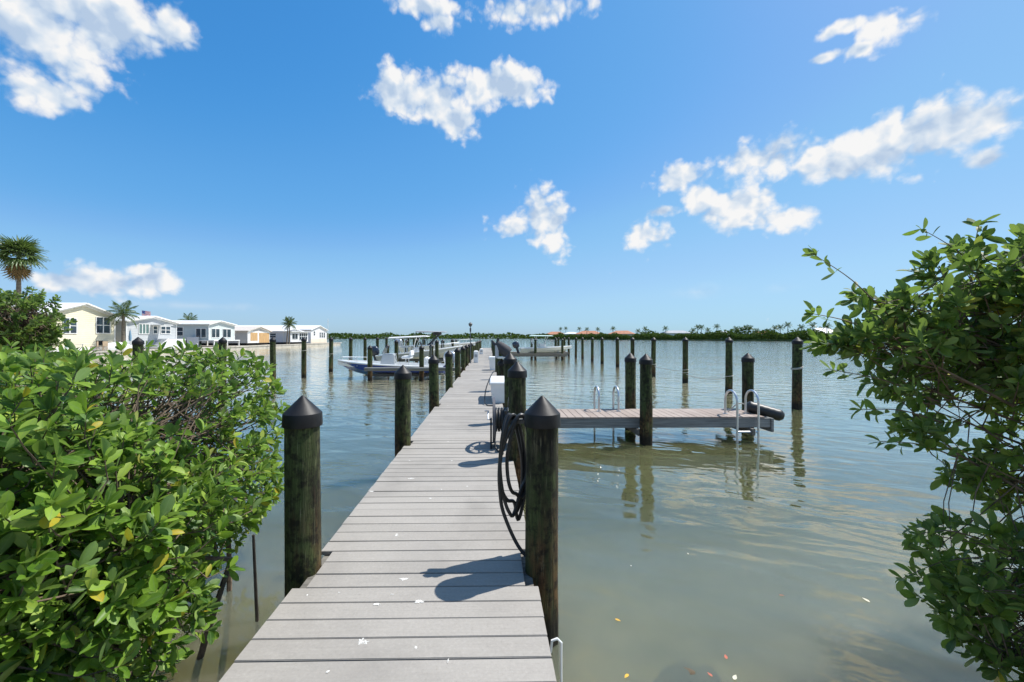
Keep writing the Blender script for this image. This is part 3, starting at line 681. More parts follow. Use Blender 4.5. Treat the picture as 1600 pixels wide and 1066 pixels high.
# ------------------------------------------------------------------ ropes
def rope(p0, p1, sag, label, r=.012):
    p0, p1 = Vector(p0), Vector(p1); e = empty('mooring_rope', p0, 0, label, 'rope', 'mooring ropes')
    MB().tube([q - p0 for q in arc(p0, p1, sag, 14)], r, 6).build('line', M_ROPE, e, smooth=True)
    for p in (p0, p1):
        c = [Vector((.13 * math.cos(a * .5236), .13 * math.sin(a * .5236), .008 * a)) for a in range(13)]
        MB().tube([q + p - p0 for q in c], r * 1.1, 5).build('loop', M_ROPE, e, smooth=True)
rope((-8.95, 20.6, 1.25), (-8.95, 24.0, .95), .25, 'slack rope between the fourth and fifth pilings of the outer left row')
rope((8.15, 20.9, .55), (8.45, 18.1, .50), .06, 'pale rope between the third and fourth pilings of the outer right row')
rope((8.45, 18.1, .38), (8.35, 14.6, .55), .12, 'pale rope between the second and third pilings of the outer right row')
for (x, y, z, lab) in ((8.4, 11.4, 1.12, 'pale rope loop tied round the nearest piling of the outer right row'),):
    e = empty('rope_loop', (x, y, z), 0, lab, 'rope')
    for q in range(2): MB().tube([(.132 * math.cos(a * .5236), .132 * math.sin(a * .5236), .03 * math.cos(a * .52) + q * .026) for a in range(13)], .013, 6).build('turn', M_ROPE, e, smooth=True)

# ------------------------------------------------------------------ boats on lifts
def hull_parts(e, L, B, zk, sheer_s, sheer_b, side, bottom, top):
    st = []
    for k in range(13):
        t = k / 12; x = -L / 2 + L * t
        hb = B / 2 * (0.93 + .07 * min(1, t * 3)) * (1 - max(0, (t - .5) / .5) ** 2.4) + .012
        zs = sheer_s + (sheer_b - sheer_s) * t ** 1.6
        keel = zk + (max(0, t - .62) / .38) ** 2.2 * (zs - zk) * .82
        ch = keel + .20 + .06 * t + (.25 * max(0, t - .6)); ch = min(ch, zs - .06)
        st.append((x, hb, hb * (.84 - .30 * max(0, t - .55)), keel, ch, zs))
    def ring(i, f): return [f(s)[i] for s in st]
    mb = MB()
    mb.loft([[(x, -c, zc), (x, 0, k), (x, c, zc)] for x, h, c, k, zc, zs in st], False, False)
    x, h, c, k, zc, zs = st[0]; mb.poly([(x, -c, zc), (x, 0, k), (x, c, zc), (x, h, zs), (x, -h, zs)])
    mb.build('hull_bottom', bottom, e, smooth=True)
    mb = MB()
    for s in (-1, 1): mb.loft([[(x, s * c, zc), (x, s * (c * .35 + h * .65), zc * .45 + zs * .55), (x, s * h, zs - .06)] for x, h, c, k, zc, zs in st], False, False)
    mb.build('hull_side', side, e, smooth=True)
    mb = MB()
    for s in (-1, 1): mb.loft([[(x, s * h, zs - .06), (x, s * (h + .025), zs - .035), (x, s * (h + .01), zs), (x, s * max(h - .16, 0), zs + .01), (x, s * max(h - .17, 0), zs - .25)] for x, h, c, k, zc, zs in st], False, False)
    mb.build('gunwale', top, e, smooth=True)
    mb = MB(); mb.loft([[(x, -max(h - .165, .0), zs - (.24 if x < L * .18 else .10)), (x, max(h - .165, .0), zs - (.24 if x < L * .18 else .10))] for x, h, c, k, zc, zs in st], False, False)
    mb.build('cockpit_floor', top, e)
def outboard(e, x, z, cowl, mat_leg, tilt=0.0, y=0.0):
    rot = Matrix.Rotation(tilt, 4, 'Y'); o = Vector((x, y, z))
    def T(mb): 
        mb.v = [(rot @ p) + o for p in mb.v]; return mb
    rings = []
    for zz, lx, ly, dx in ((.18, .20, .13, 0), (.26, .28, .17, 0), (.45, .31, .185, -.01), (.62, .29, .17, -.02), (.72, .22, .13, -.03), (.76, .10, .06, -.03)):
        rings.append([(dx + lx * abs(math.cos(a)) ** .7 * (1 if math.cos(a) > 0 else -1), ly * abs(math.sin(a)) ** .7 * (1 if math.sin(a) > 0 else -1), zz) for a in [2 * math.pi * k / 16 for k in range(16)]])
    m = T(MB().loft(rings)).build('outboard_motor', cowl, e, smooth=True, angle=50)
    T(MB().loft([[(-.14, -.07, .2), (.12, -.07, .2), (.12, .07, .2), (-.14, .07, .2)], [(-.10, -.045, -.45), (.08, -.045, -.45), (.08, .045, -.45), (-.10, .045, -.45)]])).build('midsection', mat_leg, m, bevel=.01)
    T(MB().loft([[(dx + r * .2, r * math.cos(a), -.58 + r * math.sin(a)) for a in [2 * math.pi * k / 10 for k in range(10)]] for dx, r in ((.26, .01), (.18, .06), (0, .075), (-.2, .05))])).build('gearcase', mat_leg, m, smooth=True)
    T(MB().span(-.30, .06, -.09, .09, -.47, -.45)).build('cavitation_plate', mat_leg, m)
    return m
def ttop(e, x0, x1, hw, z0, zt, canvas, pipe=M_ALU, foot=(-.35, .35)):
    MB().loft([[(x0, -hw, zt), (x1, -hw, zt), (x1, hw, zt), (x0, hw, zt)], [(x0, -hw, zt + .05), (x1, -hw, zt + .03), (x1, hw, zt + .03), (x0, hw, zt + .05)], [(x0 + .1, -hw + .1, zt + .10), (x1 - .15, -hw + .1, zt + .07), (x1 - .15, hw - .1, zt + .07), (x0 + .1, hw - .1, zt + .10)]]).build('t_top', canvas, e, bevel=.01)
    xm = (x0 + x1) / 2
    for s in (-1, 1):
        for k in foot:
            MB().tube(spline([(xm + k * .8, s * .42, z0), (xm + k * .85, s * .46, (z0 + zt) / 2), (xm + k * 1.5, s * hw * .8, zt)], 5), .022, 7).build('t_top_leg', pipe, e, smooth=True)
def console(e, x, z, mat=M_GEL, h=.75):
    c = MB().prism([(x - .38, -.34, z), (x + .40, -.34, z), (x + .22, -.34, z + h), (x - .30, -.34, z + h)], (0, .68, 0)).build('console', mat, e, bevel=.04)
    MB().prism([(x + .22, -.31, z + h + .002), (x + .25, -.31, z + h), (x + .10, -.31, z + h + .32), (x + .08, -.31, z + h + .32)], (0, .62, 0)).build('windscreen', plain('smoked_screen', (.10, .12, .14), .1), c)
    MB().tube([(x - .40 + .02 * math.cos(a), .17 * math.cos(a), z + h * .8 + .17 * math.sin(a)) for a in [2 * math.pi * k / 14 for k in range(15)]], .014, 6).build('steering_wheel', M_RUBBER, c, smooth=True)
def seat(e, x, z, mat):
    MB().span(x - .22, x + .22, -.42, .42, z + .55, z + .68).build('leaning_post', mat, e, bevel=.04)
    MB().span(x - .26, x - .18, -.42, .42, z + .685, z + .95).build('seat_back', mat, e, bevel=.03)
    for s in (-1, 1): MB().tube([(x, s * .36, z), (x, s * .36, z + .55)], .02, 6).build('seat_leg', M_ALU, e, smooth=True)
def bow_rail(e, L, B, z, n=5, x0=.05):
    for s in (-1, 1):
        pts = []
        for k in range(n + 1):
            t = x0 + (.93 - x0) * k / n; x = L / 2 * t; tt = (x + L / 2) / L
            hb = B / 2 * (1 - max(0, (tt - .5) / .5) ** 2.4) - .06; pts.append(Vector((x, s * max(hb, .05), z + .30 + .12 * t)))
        MB().tube(pts, .014, 6).build('bow_rail', M_ALU, e, smooth=True)
        for p in pts[::1]: MB().tube([p, p - Vector((0, 0, .36))], .011, 5).build('rail_post', M_ALU, e, smooth=True)

LIFT_GROUP = 'boat lift pilings'
def lift(e_label, xs, ys, zb, plab, boat_len, name='boat_lift', tops=1.55):
    e = empty(name, ((xs[0] + xs[1]) / 2, (ys[0] + ys[1]) / 2, 0), 0, e_label, 'boat lift', 'boat lifts')
    cx, cy = e.location.x, e.location.y
    for x in xs:
        MB().span(x - cx - .06, x - cx + .06, ys[0] - cy + .1, ys[1] - cy - .1, zb - .14, zb).build('cradle_beam', M_ALU, e)
        for y in ys:
            s = 1 if y > cy else -1
            MB().tube([(x - cx, y - cy - s * .14, zb), (x - cx, y - cy - s * .14, tops + .0)], .008, 5).build('cable', M_ALU, e)
    for dy in (-.55, .55): MB().span(xs[0] - cx - .5, xs[1] - cx + .5, dy - .04, dy + .04, zb + .002, zb + .14).build('bunk', M_BEAM, e, bevel=.01)
    words = ('near outer', 'near inner', 'far outer', 'far inner'); k = 0
    for y in ys:
        for x in xs:
            side = words[k]; k += 1
            piling(x, y, f'{side} corner piling of {plab}', LIFT_GROUP, tops - .0, .105, k, name='lift_piling')
    return e
# blue bay boat
b1 = empty('bay_boat', (-4.75, 20.6, 0), math.pi, 'white and blue open bay boat with bow pointing left, nearest boat on the left', 'boat', 'boats on lifts')
hull_parts(b1, 5.2, 2.25, .12, .62, .88, M_NAVY, M_NAVY, M_GEL)
console(b1, .15, .38, M_GREYGEL, .80); seat(b1, -.75, .38, M_CANVAS)
outboard(b1, -2.80, .52, M_SILVER, M_SILVER)
MB().prism([(-1.35, -.5, .40), (-2.25, -.5, .40), (-2.1, -.5, .62), (-1.75, -.5, 1.02), (-1.62, -.5, 1.02)], (0, 1.0, 0)).build('seat_box', M_GEL, b1, bevel=.06)
bow_rail(b1, 5.2, 2.25, .60, 2, .55)
MB().box((1.6, 0, .70), (1.1, .9, .10)).build('casting_deck', M_GEL, b1, bevel=.03)
lift('aluminium lift carrying the blue boat', (-5.35, -3.05), (19.0, 22.2), .11 , 'the lift holding the blue boat', 5, tops=1.5)
wk = empty('lift_walkway', (-3.4, 18.72, .58), 0, 'narrow pale plank walkway on the near side of the blue boat', 'walkway')
MB().span(-2.1, 2.15, -.15, .14, 0, .05).build('plank', M_BEAM2, wk, bevel=.005); MB().span(-2.1, 2.15, -.13, -.08, -.10, -.003).build('stringer', M_BEAM, wk)
# grey boat with white top, stern to the left
b2 = empty('centre_console_boat', (-4.05, 25.6, 0), 0, 'pale grey boat under a white T-top with bow raised toward the dock', 'boat', 'boats on lifts'); b2.rotation_euler = (0, R(-3.5), 0)
hull_parts(b2, 5.0, 2.2, .62, 1.06, 1.32, M_GREYGEL, M_GREYGEL, M_GEL)
console(b2, -.15, .84, M_GEL, .55); seat(b2, -.95, .84, M_GEL); outboard(b2, -2.75, .86, M_MOTOR, M_MOTOR, R(-10))
ttop(b2, -1.75, .45, .85, .84, 1.98, M_CANVAS); bow_rail(b2, 5.0, 2.2, 1.12, 4)
lift('aluminium lift carrying the grey boat with the white top', (-5.3, -3.0), (24.1, 27.1), .55, 'the lift holding the grey boat with the white top', 5, tops=1.72)
# third boat, dark underside top
b3 = empty('centre_console_boat', (-3.75, 31.2, 0), 0, 'white boat with high grey T-top, farthest boat left of the dock', 'boat', 'boats on lifts')
hull_parts(b3, 5.4, 2.3, .80, 1.34, 1.62, M_GEL, M_GEL, M_GEL)
console(b3, -.2, 1.1, M_GEL, .6); outboard(b3, -2.95, 1.1, M_SILVER, M_SILVER); bow_rail(b3, 5.4, 2.3, 1.42, 5)
ttop(b3, -1.55, .55, .95, 1.1, 2.33, plain('grey_canvas', (.32, .34, .37), .7), M_DARKC, (-.5, .15))
MB().tube([(-.9, -.5, 1.2), (.25, -.5, 2.3)], .07, 7).build('folded_enclosure', M_DARKC, b3, smooth=True)
MB().box((-.1, 0, 2.22), (.5, 1.2, .2)).build('overhead_locker', M_DARKC, b3, bevel=.03)
lift('aluminium lift carrying the white boat with the high grey top', (-5.1, -2.6), (29.6, 32.8), .73, 'the lift holding the white boat with the high grey top', 5, tops=1.75)
# right boat with pale teal top
b4 = empty('centre_console_boat', (5.0, 37.5, 0), 0, 'white boat under a pale teal top, on the lift right of the dock', 'boat', 'boats on lifts')
hull_parts(b4, 4.6, 2.1, .58, 1.02, 1.22, M_GEL, M_GREYGEL, M_GEL)
console(b4, -.3, .80, M_GEL, .6); seat(b4, -1.0, .8, M_CANVAS); outboard(b4, -2.52, .86, M_MOTOR, M_MOTOR, R(-18))
ttop(b4, -1.4, .55, .9, .8, 2.05, M_TEAL)
lift('aluminium lift carrying the boat with the pale teal top', (3.9, 6.2), (35.9, 39.1), .50, 'the lift holding the boat with the teal top', 4, tops=1.75)
wk = empty('lift_walkway', (3.2, 35.3, .52), 0, 'dark plank walkway in front of the boat with the teal top', 'walkway')
MB().span(-2.85, 3.3, -.15, .15, 0, .06).build('plank', M_BEAM, wk); MB().span(-2.85, 3.3, -.1, -.05, -.18, -.003).build('stringer', M_BEAM, wk)
# far finger dock
ff = empty('finger_dock', (0, 0, 0), 0, 'far narrow finger dock behind the boat with the teal top', 'dock')
mb = MB(); x = XR + .1
while x < 7.9: mb.span(x - .067, x + .067, 42.6, 43.5, DECK - BT, DECK); x += PITCH
tag(mb.build('deck_boards', M_BOARD2, ff), None, None, None, 'stuff')
for yy in (42.63, 43.45): MB().span(XR + .02, 8.0, yy - .02, yy + .03, DECK - .25, DECK - BT - .003).build('fascia', M_BEAM, ff)

# ------------------------------------------------------------------ houses on the left shore
XF = -41.0
def quad_panel(mb, axis, plane, a0, a1, z0, z1, th):
    if axis == 'x': mb.span(plane, plane + th, a0, a1, z0, z1)
    else: mb.span(a0, a1, plane - th, plane, z0, z1)
def window(e, axis, plane, a0, a1, z0, z1, nx=1, nz=2, shutters=None, pane=M_GLASS):
    fw = .07; mb = MB()
    quad_panel(mb, axis, plane, a0 - fw, a1 + fw, z0 - fw, z0, .06); quad_panel(mb, axis, plane, a0 - fw, a1 + fw, z1, z1 + fw, .06)
    quad_panel(mb, axis, plane, a0 - fw, a0, z0, z1, .06); quad_panel(mb, axis, plane, a1, a1 + fw, z0, z1, .06)
    w_ = mb.build('window', M_TRIM, e)
    mb = MB()
    for i in range(1, nx): c = a0 + (a1 - a0) * i / nx; quad_panel(mb, axis, plane, c - .05, c + .05, z0 + .002, z1 - .002, .055)
    for i in range(1, nz): c = z0 + (z1 - z0) * i / nz; quad_panel(mb, axis, plane, a0 + .002, a1 - .002, c - .03, c + .03, .045)
    if mb.v: mb.build('glazing_bar', M_TRIM, w_)
    for i in range(nx):
        mb = MB(); quad_panel(mb, axis, plane, a0 + (a1 - a0) * i / nx + .01, a0 + (a1 - a0) * (i + 1) / nx - .01, z0 + .003, z1 - .003, .02); mb.build('pane', pane, w_)
    if shutters:
        for s in ((a0 - .5, a0 - .1), (a1 + .1, a1 + .5)):
            mb = MB(); quad_panel(mb, axis, plane, s[0], s[1], z0 - .05, z1 + .05, .05); mb.build('shutter', shutters, w_)
def house(label, wall_mat, y0, y1, xb, z0, eave, ridge, yr=None, roof=M_ROOFW, over=.35, xf=XF):
    yr = (y0 + y1) / 2 if yr is None else yr
    e = empty('house', (xf, y0, LZ), 0, label, 'house', 'houses on the left shore'); off = Vector((xf, y0, LZ))
    g = empty_like = MB().prism([(xb, y0, z0), (xb, y1, z0), (xb, y1, eave), (xb, yr, ridge), (xb, y0, eave)], (xf - xb, 0, 0))
    def put(mb, name, mat, parent=None, **k):
        if parent is None: mb.v = [p - off for p in mb.v]
        return mb.build(name, mat, parent or e, **k)
    put(g, 'wall', wall_mat)
    r = None
    for (ya, za, yb_, zb_) in ((y0, eave, yr, ridge), (yr, ridge, y1, eave)):
        d = Vector((0, yb_ - ya, zb_ - za)).normalized(); up = Vector((0, -d.z, d.y))
        if ya == y0: a = Vector((0, ya, za)) - d * over; b = Vector((0, yb_, zb_))
        else: a = Vector((0, ya, za)); b = Vector((0, yb_, zb_)) + d * over
        q = [a + up * .02, b + up * .02, b + up * .16, a + up * .16]
        put(MB().prism([Vector((xb - .2, p.y, p.z)) for p in q], (xf - xb + .2 + over, 0, 0)), 'roof_slope', roof)
    # rake boards
    for (ya, za, yb_, zb_) in ((y0, eave, yr, ridge), (yr, ridge, y1, eave)):
        put(MB().prism([(xf + .005, ya, za - .16), (xf + .005, yb_, zb_ - .16), (xf + .005, yb_, zb_ - .0), (xf + .005, ya, za - .0)], (.04, 0, 0)), 'rake_board', M_TRIM)
    for yy in (y0, y1): put(MB().span(xf - .02, xf + .045, yy - .06, yy + .06, z0, eave - .17), 'corner_board', M_TRIM)
    e['_o'] = 0; del e['_o']
    class H: pass
    h = H(); h.e = e; h.put = put; h.off = off
    def win(axis, plane, a0, a1, z0_, z1_, **k):
        if axis == 'x': window(e, 'x', plane - off.x, a0 - off.y, a1 - off.y, z0_ - off.z, z1_ - off.z, **k)
        else: window(e, 'y', plane - off.y, a0 - off.x, a1 - off.x, z0_ - off.z, z1_ - off.z, **k)
    h.win = win; return h
YEL = siding('cream_yellow_siding', (0.64, 0.585, 0.43)); GRY = siding('pale_grey_siding', (0.40, 0.42, 0.43)); GRN = siding('grey_green_siding', (0.47, 0.52, 0.51))
TAN = siding('tan_grey_siding', (0.50, 0.47, 0.44)); WHT = siding('white_siding', (0.60, 0.60, 0.61)); LIL = siding('light_grey_siding', (0.56, 0.55, 0.57))
h = house('cream yellow house with white roof behind the leafy tree', YEL, 39.9, 46.9, -58, LZ, 4.25, 5.30)
h.win('x', XF, 44.75, 46.3, 2.42, 4.05, nx=2, nz=2); h.win('x', XF, 41.3, 42.6, 2.37, 3.8, nx=2, nz=2)
h.put(MB().span(XF, XF + .05, 44.75, 45.5, 1.15, 1.6), 'vent', M_DARK); h.put(MB().span(XF, XF + .08, 39.95, 46.85, LZ, .95), 'skirting', M_TRIM)
h.win('y', 39.9, -47, -45.4, 2.4, 3.8, nx=2)
h = house('pale grey house with sunroom glass and white steps, under the flag', GRY, 48.4, 56.0, -60, LZ, 3.75, 4.42)
h.win('x', XF, 50.1, 51.5, 2.4, 3.5, nx=3, nz=1, pane=glass('sunroom_glass', (.10, .16, .15))); h.win('x', XF, 52.2, 52.8, 2.45, 3.3); h.win('x', XF, 53.4, 54.9, 2.45, 3.3, nx=2)
h.win('y', 48.4, -45.2, -43.6, 2.4, 3.4, nx=2)
h.put(MB().span(XF + .003, XF + 1.2, 53.2, 56.0, LZ, 1.75), 'porch_wall', WHT)
st_ = MB()
for k in range(6): st_.span(XF + .05, XF + 1.1, 51.6 + k * .26, 51.6 + (k + 1) * .26 - .003, LZ, LZ + .19 * (k + 1))
h.put(st_, 'steps', M_TRIM); h.put(MB().prism([(XF + 1.15, 51.4, LZ), (XF + 1.15, 53.19, LZ), (XF + 1.15, 53.19, 1.9), (XF + 1.15, 51.4, .8)], (.05, 0, 0)), 'stair_panel', WHT)
h.put(MB().span(XF + .01, XF + 1.6, 51.8, 53.3, 3.42, 3.50), 'door_canopy', M_ROOFW)
h = house('grey green house on a raised porch with dark carport below', GRN, 62.4, 68.6, -62, 1.55, 3.85, 4.35, 64.8)
h.win('x', XF, 63.0, 64.8, 1.95, 3.2, nx=2, nz=1); h.win('x', XF, 65.6, 67.6, 1.95, 3.2, nx=2, nz=1)
h.win('y', 62.4, -45.6, -44.7, 2.2, 3.4); h.win('y', 62.4, -42.8, -41.4, 1.95, 3.2, nx=2, nz=1)
h.put(MB().span(-43.4, XF + .9, 62.2, 68.6, 1.40, 1.545), 'porch_floor', M_TRIM)
h.put(MB().span(-61.5, -46, 62.7, 68.3, LZ, 1.55), 'underfloor_dark', M_DARK)  # near-black block, painted shade of the open void under the raised floor
for yy in (62.3, 65.4, 68.4): h.put(MB().span(XF + .7, XF + .85, yy, yy + .15, LZ, 1.395), 'pier', M_TRIM); 
for yy in (62.3, 65.4, 68.4): h.put(MB().span(-45.5, -45.3, yy + .2, yy + .4, LZ, 1.54), 'pier', M_TRIM)
h.put(MB().span(-43.6, -42.2, 61.6, 62.1, LZ, 2.0), 'lattice_screen', WHT); h.put(MB().span(-47.4, -46.4, 61.4, 62.35, LZ, 2.4), 'storage_closet', M_TRIM)
h = house('tan house with dark shutters and bare plywood gable', TAN, 72.3, 79.4, -64, .95, 3.0, 3.75, roof=plain('tan_roof', (.52, .47, .42), .7))
h.put(MB().span(XF + .001, XF + .03, 72.4, 79.3, .97, 3.0), 'sheathing', M_TRIM)
h.put(MB().span(XF + .031, XF + .06, 73.1, 75.3, 1.35, 2.75), 'plywood_sheet', M_PLY); h.put(MB().span(XF + .031, XF + .06, 75.8, 79.2, .98, 2.75), 'plywood_sheet', M_PLY)
h.win('y', 72.3, -44.6, -43.6, 1.75, 2.65, shutters=M_DARK)
h.put(MB().span(-63.5, XF - .3, 72.6, 79.2, LZ, .945), 'underfloor_dark', M_DARK)  # black fill painting the shaded gap beneath the house
h = house('low grey house with white glazed porch behind twin palms', LIL, 84.6, 93.0, -66, .95, 3.1, 3.7)
h.put(MB().span(XF + .001, XF + 1.4, 84.7, 92.9, .97, 3.05), 'porch', WHT); h.put(MB().prism([(XF - .1, 84.4, 3.05), (XF + 1.8, 84.4, 3.06), (XF + 1.8, 84.4, 3.16), (XF - .1, 84.4, 3.22)], (0, 8.8, 0)), 'porch_roof', M_ROOFW)
h.win('x', XF + 1.4, 85.4, 87.8, 1.6, 2.7, nx=2, nz=1); h.win('x', XF + 1.4, 88.6, 92.3, 1.4, 2.8, nx=4, nz=2); h.win('y', 84.6, -43.6, -42.4, 1.9, 2.7)
h.put(MB().span(-65.5, XF + .9, 84.9, 92.7, LZ, .945), 'underfloor_dark', M_DARK)  # near-black block filling the space under the floor
h = house('tall white house with white roof at the far end of the row', WHT, 97.6, 107.0, -72, LZ, 3.65, 4.65)
h.win('x', XF, 99.2, 99.9, 2.4, 3.3); h.win('x', XF, 102.6, 103.3, 1.9, 3.1); h.win('x', XF, 103.8, 104.6, 1.9, 3.1); h.win('x', XF, 105.1, 105.9, 1.9, 3.1)
h.put(MB().span(XF - .003, XF + .06, 97.7, 106.9, LZ, 1.6), 'stone_skirt', M_STUCCO)
# small things on the left shore
fp = empty('flagpole', (-41.5, 50.2, LZ), 0, 'thin pole with a small red, white and blue flag above the pale grey house', 'flag')
fp.location = (-43.0, 53.0, LZ)
MB().tube([(0, 0, 0), (0, 0, 4.75)], .03, 8).build('pole', M_ALU, fp, smooth=True)
M_FRED = plain('flag_red', (.50, .03, .04), .8); M_FWH = plain('flag_white', (.72, .70, .68), .8); M_FBL = plain('flag_blue', (.03, .05, .20), .8)
for k in range(13):
    z0 = 4.68 - (k + 1) * .055; a = .36 if k < 7 else 0.0
    pts = [(a + (1.05 - a) * q / 6, .06 * math.sin((a + (1.05 - a) * q / 6) * 6), -.16 * (a + (1.05 - a) * q / 6)) for q in range(7)]
    mb = MB(); mb.loft([[(.02 + x, y - .004, z0 + z), (.02 + x, y + .004, z0 + z), (.02 + x, y + .004, z0 + z + .0545), (.02 + x, y - .004, z0 + z + .0545)] for x, y, z in pts]); mb.build('stripe', M_FRED if k % 2 == 0 else M_FWH, fp)
mb = MB(); mb.loft([[(.02 + x, .06 * math.sin(x * 6) - .004, 4.68 - .385 - .16 * x), (.02 + x, .06 * math.sin(x * 6) + .004, 4.68 - .385 - .16 * x), (.02 + x, .06 * math.sin(x * 6) + .004, 4.68 - .16 * x), (.02 + x, .06 * math.sin(x * 6) - .004, 4.68 - .16 * x)] for x in (0, .12, .24, .36)]); mb.build('canton', M_FBL, fp)
mb = MB()
for rr in range(5):
    for cc in range(6):
        x = .05 + cc * .055; mb.box((x + .02, .06 * math.sin(x * 6) - .006, 4.64 - rr * .07 - .16 * x), (.018, .004, .018))
mb.build('stars', M_FWH, fp)
um = empty('patio_umbrella', (-39.9, 47.6, LZ), 0, 'closed pale blue patio umbrella beside the palm', 'umbrella')
MB().tube([(0, 0, 0), (0, 0, 2.3)], .025, 8).build('pole', M_ALU, um); MB().lathe([(.05, .95), (.12, 1.0), (.14, 1.4), (.07, 2.0), (.01, 2.25)], 10).build('canopy', plain('blue_canvas', (.16, .28, .40), .8), um, smooth=True)
MB().lathe([(.25, 0), (.25, .05), (.05, .08)], 12).build('base', M_CAP, um)
cv = empty('covered_skiff', (-39.75, 45.9, LZ), R(80), 'small white covered skiff lying by the seawall near the umbrella', 'boat')
MB().loft([[(x, -h_, 0), (x, -h_ * 1.1, .35), (x, -h_ * .5, t_), (x, h_ * .5, t_), (x, h_ * 1.1, .35), (x, h_, 0)] for x, h_, t_ in ((-1.4, .35, .5), (-.9, .5, .75), (0, .55, .85), (.7, .5, .65), (1.3, .28, .45), (1.5, .05, .4))]).build('cover', M_CANVAS, cv, smooth=True)
MB().span(-1.2, 1.2, -.25, .25, -.02, .1).build('keel', M_GREYGEL, cv)
def chair(x, y, rz, label, mat):
    e = empty('patio_chair', (x, y, LZ), rz, label, 'chair', 'patio chairs by the yellow house')
    MB().span(-.25, .25, -.25, .25, .40, .45).build('seat', mat, e); MB().span(-.25, .25, .22, .27, .455, .95).build('backrest', mat, e)
    for sx in (-.22, .22):
        for sy in (-.22, .22): MB().span(sx - .02, sx + .02, sy - .02, sy + .02, 0, .398).build('leg', mat, e)
M_CH = plain('wicker_tan', (.36, .27, .18), .8); M_CHB = plain('teal_resin', (.12, .30, .30), .6)
chair(-39.6, 43.0, R(-60), 'tan patio chair in front of the yellow house, right of the table', M_CH); chair(-39.7, 40.6, R(60), 'teal patio chair in front of the yellow house, left of the table', M_CHB)
chair(-39.6, 44.0, R(-100), 'tan patio chair in front of the yellow house, farthest right of three', M_CH)
tb = empty('patio_table', (-39.7, 41.9, LZ), 0, 'low pale patio table in front of the yellow house', 'table')
MB().lathe([(.5, .68), (.5, .72)], 18).build('table_top', M_TRIM, tb); MB().tube([(0, 0, 0), (0, 0, .68)], .04, 8).build('pedestal', M_TRIM, tb); MB().lathe([(.28, 0), (.28, .03)], 14).build('base', M_TRIM, tb)
an = empty('antenna_mast', (-40.2, 105.8, LZ), 0, 'thin white mast at the end of the house row', 'mast')
MB().tube([(0, 0, 0), (0, 0, 6.0)], .05, 8).build('pole', M_TRIM, an); MB().span(-.25, .25, -.04, .04, 5.2, 5.26).build('crossarm', M_TRIM, an)

# ------------------------------------------------------------------ foliage
def leaf_template(rows=5, fold=.22, curl=.18, wid=.23):
    V = []; Q = []
    prof = [(0.0, .04), (.20, .52), (.45, .93), (.68, 1.0), (.88, .66), (1.0, .06)]
    for t, wf in prof:
        x = t; zc = -curl * t * t; hw = wid * wf
        V += [(x, -hw, zc + fold * hw), (x, 0, zc), (x, hw, zc + fold * hw)]
    for r in range(len(prof) - 1):
        b = r * 3
        for k in (0, 1): Q.append((b + k, b + 3 + k, b + 4 + k, b + 1 + k))
    return np.array(V, np.float32), np.array(Q, np.int32)
LEAFS = [leaf_template(fold=f, curl=c, wid=wv) for f, c, wv in ((.25, .12, .22), (.45, .25, .21), (.1, .05, .245), (.6, -.12, .20))]
RIB = np.array([1.0, 0.0, 1.0] * 6, np.float32)
def sample_super(rg, c, r, p):
    while True:
        q = Vector((rg.uniform(-1, 1), rg.uniform(-1, 1), rg.uniform(-1, 1)))
        if (abs(q.x) ** p + abs(q.y) ** p + abs(q.z) ** p) <= 1: return q
def orient(d, rg, upbias=.5):
    x = d.normalized(); n = (Vector((0, 0, upbias)) + Vector((rg.gauss(0, .45), rg.gauss(0, .45), rg.gauss(0, .45)))).normalized()
    y = n.cross(x)
    if y.length < 1e-3: y = Vector((0, 1, 0))
    y.normalize(); z = x.cross(y); return x, y, z
def twig_leaves(rg, tip, d, size, out, whorl=(5, 8), pairs=3):
    s, u = frame_of(d); n = rg.randint(*whorl); ph = rg.uniform(0, 6.28)
    for k in range(n):
        a = ph + 2 * math.pi * k / n + rg.uniform(-.3, .3); sp = rg.uniform(.45, 1.25)
        dd = d * math.cos(sp) + (s * math.cos(a) + u * math.sin(a)) * math.sin(sp)
        out.append((tip + d * rg.uniform(-.015, .01), dd, size * rg.uniform(.42, 1.2)))
    for q in range(pairs):
        p = tip - d * (.03 + .035 * q + rg.uniform(0, .015)); ph += 1.57
        for k in (0, 1):
            a = ph + math.pi * k + rg.uniform(-.3, .3); sp = rg.uniform(.9, 1.4)
            dd = d * math.cos(sp) + (s * math.cos(a) + u * math.sin(a)) * math.sin(sp)
            out.append((p, dd, size * rg.uniform(.5, 1.15)))
def in_frame(p):
    D = p.x * SY + p.y * CY; rgt = p.x * CY - p.y * SY
    if D < .3: return None
    px = CX + FPX * rgt / D; py = HY - FPX * (p.z - ZC) / D
    return (px, py, D) if 0 < px < 1600 and 0 < py < 1066 else None
